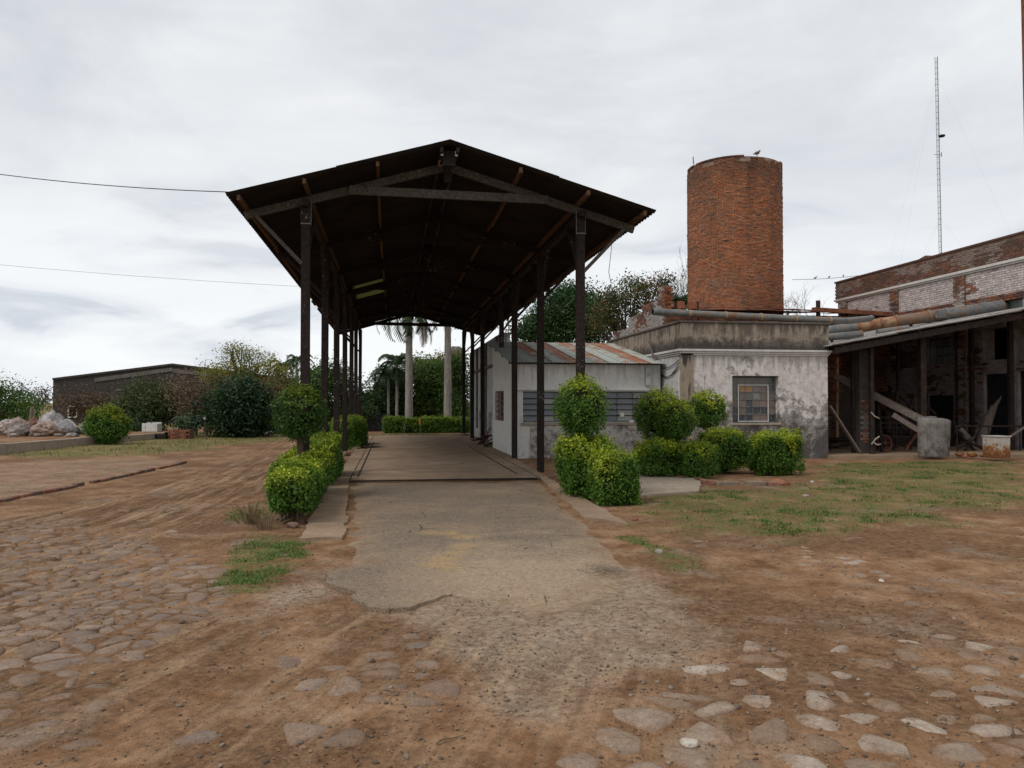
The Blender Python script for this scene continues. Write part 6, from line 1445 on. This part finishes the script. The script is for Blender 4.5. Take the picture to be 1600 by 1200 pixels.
for a, b2 in zip(ep[:-1], ep[1:]):
    n = max(1, int((b2-a).length/.26))
    for i in range(n):
        p, q = a.lerp(b2, i/n), a.lerp(b2, (i+.93)/n); g = gz(p.x, p.y)
        if random.random() < .08: continue
        mb = MB(); mb.cur = random.choice([(.26, .11, .065), (.20, .10, .07), (.30, .15, .095), (.17, .11, .08)]); j = Vector((random.uniform(-.02, .02), random.uniform(-.02, .02), g+.015+random.uniform(-.015, .012)))
        mb.beam(p+j, q+j, .11, .08); mb.build('brick', M['brick'], be, bevel=.012)
def sack(label, px, py, wpx, hpx, cols, D=None, seed=0, group='old bulk sacks heaped on the yard', flat=1.0, name='bulk_sack', top=0, blobs=1, zb=.2):
    rr = random.Random(seed); D = D or 1920/(py-629)*.93; b0 = atD(px, py, D); sx = wpx*D/F/2; sz = hpx*D/F/2*.82; bm = bmesh.new(); bmesh.ops.create_icosphere(bm, subdivisions=4, radius=1)
    me = bpy.data.meshes.new(name); ox = rr.uniform(0, 50); xs = np.array([v.co[:] for v in bm.verts])
    f1 = fbm(xs[:, 0]*1.7+ox, xs[:, 2]*1.7+xs[:, 1]*1.3+9, 3, seed)-.5; f2 = fbm(xs[:, 0]*6+xs[:, 1]*3+ox, xs[:, 2]*3.2-xs[:, 1]*5+9, 4, seed+1)
    f2 = np.abs(f2-.5)*2; cr = fbm(xs[:, 0]*3+ox, xs[:, 2]*9+xs[:, 1]*2, 3, seed+2)-.5
    k = 1+f1*.5-f2*.42+cr*.30; xs2 = xs*k[:, None]; xs2[:, 2] = np.maximum(xs2[:, 2], -.62)*1.0
    ok_ = np.maximum(np.abs(xs2[:, 0]), .01)
    xs2[:, 2] = np.where(xs2[:, 2] > 0, xs2[:, 2]*(1+top*np.exp(-(xs2[:, 0]**2+xs2[:, 1]**2)*1.4)*.8), xs2[:, 2])
    for v, q in zip(bm.verts, xs2): v.co = (q[0]*sx, q[1]*sx*.8, (q[2]+.62)*sz*2/1.62*flat)
    bm.to_mesh(me); bm.free(); me.polygons.foreach_set('use_smooth', [True]*len(me.polygons))
    at = me.color_attributes.new('Col', 'FLOAT_COLOR', 'POINT'); m_ = np.clip((cr+.5)*1.2-.1+f1*.8, 0, 1)[:, None]; m_ = sstep(.35, .65, m_)
    cl = np.array(cols[0])*(1-m_)+np.array(cols[1])*m_; st = sstep(.1, -.45, xs[:, 2])[:, None]*.55; cl = cl*(1-st)+np.array((.20, .13, .09))*st
    at.data.foreach_set('color', np.concatenate([cl, np.ones((len(cl), 1))], 1).ravel())
    o = link(name, me, M['cloth'], loc=(b0.x, b0.y, zb-.02)); return tag(o, label, 'sack', group)
WH, PK, BR_ = (.42, .38, .36), (.27, .19, .155), (.24, .16, .12)
sack('dirty white sack at the very left edge of the heap', 3, 685, 22, 22, (WH, BR_), 33, 1)
sack('dusty pink and white bulk sack, second from the left with a slanting top', 28, 689, 44, 32, (WH, PK), 32, 2, top=.25)
sack('squat brownish bulk sack with an open crumpled top, in the middle of the heap', 69, 687, 40, 30, (PK, (.42, .30, .24)), 32, 3, top=.1)
sack('pile of crumpled white sheeting forming the peak of the heap', 82, 686, 46, 38, (WH, (.32, .30, .30)), 33.6, 4, top=.4)
sack('grey-white crumpled sacking sloping off at the right of the heap', 103, 686, 40, 28, ((.44, .43, .43), (.26, .24, .24)), 33.4, 5, top=.2)
sack('flat rust-brown sack lying on top behind the pink one', 50, 672, 34, 22, ((.22, .10, .06), (.14, .08, .06)), 34.2, 6, zb=.35, top=.3)
sack('far white sack showing behind the slanting one', 12, 676, 22, 16, (WH, WH), 35, 7, zb=.5)
sack('cone-shaped small heap of grey sheeting beside the yellow-green bush', 133, 684, 28, 18, ((.34, .32, .31), (.24, .20, .18)), 33.8, 8, top=.9)
for i_, (px, py, wp_, hp_, c1_, lb) in enumerate(((60, 690, 16, 8, BR_, 'low brown scrap of sacking in front of the squat bulk sack'), (112, 689, 20, 9, (.36, .34, .33), 'thin grey fold of sheeting at the right foot of the heap'), (20, 691, 18, 8, WH, 'flat pale scrap of sheeting at the left foot of the heap'), (92, 690, 16, 8, PK, 'small dull pink rag before the heap of sheeting'))):
    sack(lb, px, py, wp_, hp_, (c1_, (.22, .17, .14)), 31.5, 20+i_, name='cloth_scrap')
tr_ = thing('white_trough', 'white washed concrete trough standing behind the low wall', 'trough', (G(233, 681).x, G(233, 681).y, .2))
a, b2 = G(222, 681), G(246, 681); a.z = b2.z = .2
part('trough_front', M['hutwall'], tr_, lambda b: b.beam(a+Vector((0, 0, .2)), b2+Vector((0, 0, .2)), .06, .40), bevel=.01)
part('trough_back', M['hutwall'], tr_, lambda b: b.beam(a+Vector((.05, .5, .22)), b2+Vector((.05, .5, .22)), .06, .44), bevel=.01)
for q in (a, b2): part('trough_end', M['hutwall'], tr_, lambda b: b.beam(q+Vector((0, .03, .2)), q+Vector((.04, .47, .2)), .06, .38), bevel=.01)
pl_ = thing('brick_planter', 'small square red brick planter holding a leafy plant', 'planter', G(279, 687))
c_ = G(279, 686)
for r_ in range(5):
    for k in range(4):
        for (ax, sy) in (('f', 0), ('b', .8)):
            mb = MB(); mb.cur = random.choice([(.25, .095, .05), (.18, .08, .05), (.30, .13, .08)]); x0 = c_.x-.45+k*.225+(.1 if r_ % 2 else 0)
            if r_ % 2 and k == 3: continue
            mb.box(x0, x0+.21, c_.y+sy, c_.y+sy+.1, -.02+r_*.085, -.02+r_*.085+.075); mb.build('brick', M['brick'], pl_)
for s in (-.45, .36): part('side', M['mortar'], pl_, lambda b: b.box(c_.x+s, c_.x+s+.09, c_.y+.102, c_.y+.798, -.02, .40))
part('soil', M['darkfill'], pl_, lambda b: b.box(c_.x-.35, c_.x+.35, c_.y+.102, c_.y+.798, 0, .34))
def leafy(label, x, y, z, n, r, L, pal, name='leafy_plant', cat='plant', hz=.5):
    t = thing(name, label, cat, (x, y, z)); d = unit(rng.normal(size=(n, 3))); P = np.array((x, y, z+r*hz))+d*r*rng.uniform(.3, 1, (n, 1)); P[:, 2] = np.maximum(P[:, 2], z+.02)
    s_ = L*rng.uniform(.6, 1.2, n); quads('foliage', leafV(P, d+rng.normal(size=(n, 3))*.4+np.array((0, 0, .4)), s_, s_*.5), lerp(pal[0], pal[1], rng.uniform(0, 1, n)), M['leaf'], t)
    mb = MB(); mb.cur = (.1, .09, .05)
    for _ in range(5): mb.tube([(x, y, z-.02), (x+random.uniform(-.4, .4)*r, y+random.uniform(-.4, .4)*r, z+r)], [.015, .006], 4)
    mb.build('stem', M['bark'], t); return t
leafy('bushy grey-green plant with a yellow patch growing in the brick planter', c_.x, c_.y+.4, .35, 260, .42, .16, ((.04, .08, .03), (.09, .14, .06)), hz=.8)
q = G(292, 684); leafy('upright grey-green leafy plant beside the brick planter', q.x, q.y+.8, 0, 300, .55, .2, ((.03, .07, .03), (.08, .13, .07)), hz=1.2)
q = G(195, 683); leafy('dark low shrub behind the low wall next to the yellow-green bush', q.x, q.y+2, .1, 1500, .9, .13, ((.015, .04, .012), (.04, .08, .02)), name='shrub', cat='shrub', hz=.3)
dk = simple('dark_crate', 'small dark open crate beside the brick planter', 'crate', 'post', lambda b: (b.box(c_.x-1.0, c_.x-.52, c_.y-.1, c_.y+.3, -.01, .03), b.box(c_.x-1.0, c_.x-.96, c_.y-.1, c_.y+.3, .031, .26), b.box(c_.x-.56, c_.x-.52, c_.y-.1, c_.y+.3, .031, .30), b.box(c_.x-.958, c_.x-.562, c_.y-.1, c_.y-.06, .031, .22)))
q = G(323, 683); wp = thing('marker_post', 'leaning grey post with a white painted cap before the dark evergreen', 'post', q)
part('shaft', M['log'], wp, lambda b: b.tube([q+Vector((0, 0, -.03)), q+Vector((-.08, 0, .8))], [.075, .06], 8)); part('cap', M['white'], wp, lambda b: b.tube([q+Vector((-.08, 0, .802)), q+Vector((-.13, 0, .95)), q+Vector((-.16, 0, .97))], [.085, .08, .04], 8))
q = G(46, 676, .1); simple('wooden_post', 'thin pale wooden post behind the heap of sacks', 'post', 'log', lambda b: b.tube([(q.x, q.y, 0), (q.x+.1, q.y, 1.35)], [.09, .07], 7))
for i, (px, py, r_, c__, lb) in enumerate(((369, 681, .24, (.42, .36, .29), 'largest pale stone at the foot of the dark evergreen'), (336, 682, .14, (.34, .29, .24), 'small pale stone between the marker post and the large pale stone'), (291, 685, .16, (.36, .32, .27), 'pale stone right beside the brick planter'), (383, 681, .12, (.30, .25, .20), 'smallest stone right of the large pale stone'), (413, 681, .15, (.36, .31, .25), 'flat pale stone below the low dark hedge'), (421, 679, .22, (.26, .23, .20), 'grey rounded stone near the low dark hedge'))):
    g = G(px, py); rock('stone', lb, 'stone', g.x, g.y, r_, c__, i, .6, 'stones along the far edge of the yard')
q = G(407, 676); rock('boulder', 'greyish white block behind the low dark hedge', 'boulder', q.x, q.y+1.5, .55, (.34, .31, .28), 77, 1.1, z=.05)
# drive side rubble
R_ = [(458, 822, .10, (.20, .13, .10), 'reddish grey stone at the foot of the nearest left hedge block'), (428, 812, .08, (.22, .15, .11), 'brown brick-like stone left of the reddish grey one'),
 (521, 724, .20, (.20, .15, .12), 'brown rock on the left kerb beside the second left post'), (540, 711, .18, (.18, .13, .10), 'brown rock on the left kerb beside the fourth post'), (556, 702, .22, (.26, .19, .14), 'pale brown block on the left kerb near the far hedge clump'),
 (1216, 757, .16, (.36, .16, .10), 'reddish slab stone in front of the yellow-topped hedge pair'), (1196, 757, .13, (.26, .11, .075), 'tilted broken brick beside the reddish slab stone'),
 (1269, 753, .055, (.55, .53, .50), 'small white lump right of the hedge pair'), (1259, 774, .06, (.40, .36, .33), 'pale speckled lump on the grass below the white one'),
 (993, 811, .05, (.36, .10, .06), 'small red brick chip at the end of the right kerb'), (1030, 861, .05, (.34, .32, .26), 'pale flat stone in the grass strip right of the drive'),
 (1077, 1160, .045, (.56, .51, .43), 'pointed white stone lying alone at the bottom of the picture'), (1377, 904, .03, (.62, .60, .56), 'tiny white chip on the dirt at the right'),
 (1004, 1106, .045, (.62, .6, .55), 'x')]
for i, (px, py, r_, c__, lb) in enumerate(R_[:-1]):
    g = G(px, py); rock('stone', lb, 'stone', g.x, g.y, r_, c__, 200+i, .55)
# brick edging of the planting bed
be = thing('brick_edging', 'line of loose red bricks edging the bed under the right hedges', 'edging', G(1100, 752))
ep = [G(992, 724), G(1020, 735), G(1048, 744), G(1090, 750), G(1120, 757), G(1160, 757), G(1200, 758), G(1236, 757)]
for a, b2 in zip(ep[:-1], ep[1:]):
    n = max(1, int((b2-a).length/.25))
    for i in range(n):
        if random.random() < .15: continue
        p, q = a.lerp(b2, i/n), a.lerp(b2, (i+.9)/n); g = gz(p.x, p.y); mb = MB(); mb.cur = random.choice([(.24, .10, .06), (.17, .085, .06), (.30, .15, .10), (.22, .17, .13)])
        j = Vector((random.uniform(-.03, .03), random.uniform(-.03, .03), g+.03)); mb.beam(p+j, q+j+Vector((0, 0, random.uniform(-.01, .02))), .12, .085); mb.build('brick', M['brick'], be, bevel=.01)
# dark scrap at the far right posts
sc_ = thing('scrap_heap', 'small dark heap of scrap boards at the foot of the far right posts', 'scrap', (3.3, 27.6, 0))
for k in range(6):
    a = Vector((3.1+random.uniform(-.3, .3), 27.2+k*.12, .05+.06*k)); part('board', M['darkmetal'], sc_, lambda b: b.beam(a, a+Vector((random.uniform(.3, .6), random.uniform(-.2, .6), random.uniform(.05, .3))), .18, .03))
for x, y, s_, lb in ((3.42, 36.9, .55, 'rough concrete footing of the rearmost right post'), (3.4, 33.0, .4, 'rough concrete footing of the second rearmost right post')):
    rock('footing', lb, 'footing', x, y, s_*.5, (.22, .17, .14), int(y), .4)
# leaves and twig litter
n = 2600; d = rng.uniform(3, 16, n); a = rng.uniform(-.5, .75, n); x = np.sin(a)*d; y = np.cos(a)*d
P = np.stack([x, y, gheight(x, y)+.006], -1); bs = 1e9
for p in BUILT: bs = np.minimum(bs, polysd(p, x, y))
P[bs < 0, 2] = .03
quads('leaf_litter', leafV(P, np.array((0, 0, 1))+rng.normal(size=(n, 3))*.25, rng.uniform(.012, .04, n), rng.uniform(.006, .018, n)), lerp((.08, .045, .025), (.30, .2, .1), rng.uniform(0, 1, n)), M['dryleaf'], kind='stuff')
def tw(name, label, px, py, L, ang):
    g = G(px, py); z = gz(g.x, g.y)+.012; mb = MB(); mb.cur = (.16, .11, .07); P = [(0, 0, 0)]
    for i in range(5): ang += random.uniform(-.4, .4); P.append((P[-1][0]+math.cos(ang)*L/5, P[-1][1]+math.sin(ang)*L/5, random.uniform(0, .012)))
    mb.tube(P, [.004, .004, .0035, .003, .0025, .001], 5); o = mb.build(name, M['bark']); o.location = (g.x, g.y, z); tag(o, label, 'twig')
tw('twig', 'short crooked twig on the dirt near the bottom centre', 682, 1165, .16, .8)
tw('twig', 'thin curved root lying among the cobbles at the left', 100, 1078, .25, .1)
tw('twig', 'brown stick on the dirt beside the right cobbles', 1255, 1090, .14, -.2)
tw('twig', 'thin pale twig among the large cobbles at the right edge', 1580, 1150, .18, .3)
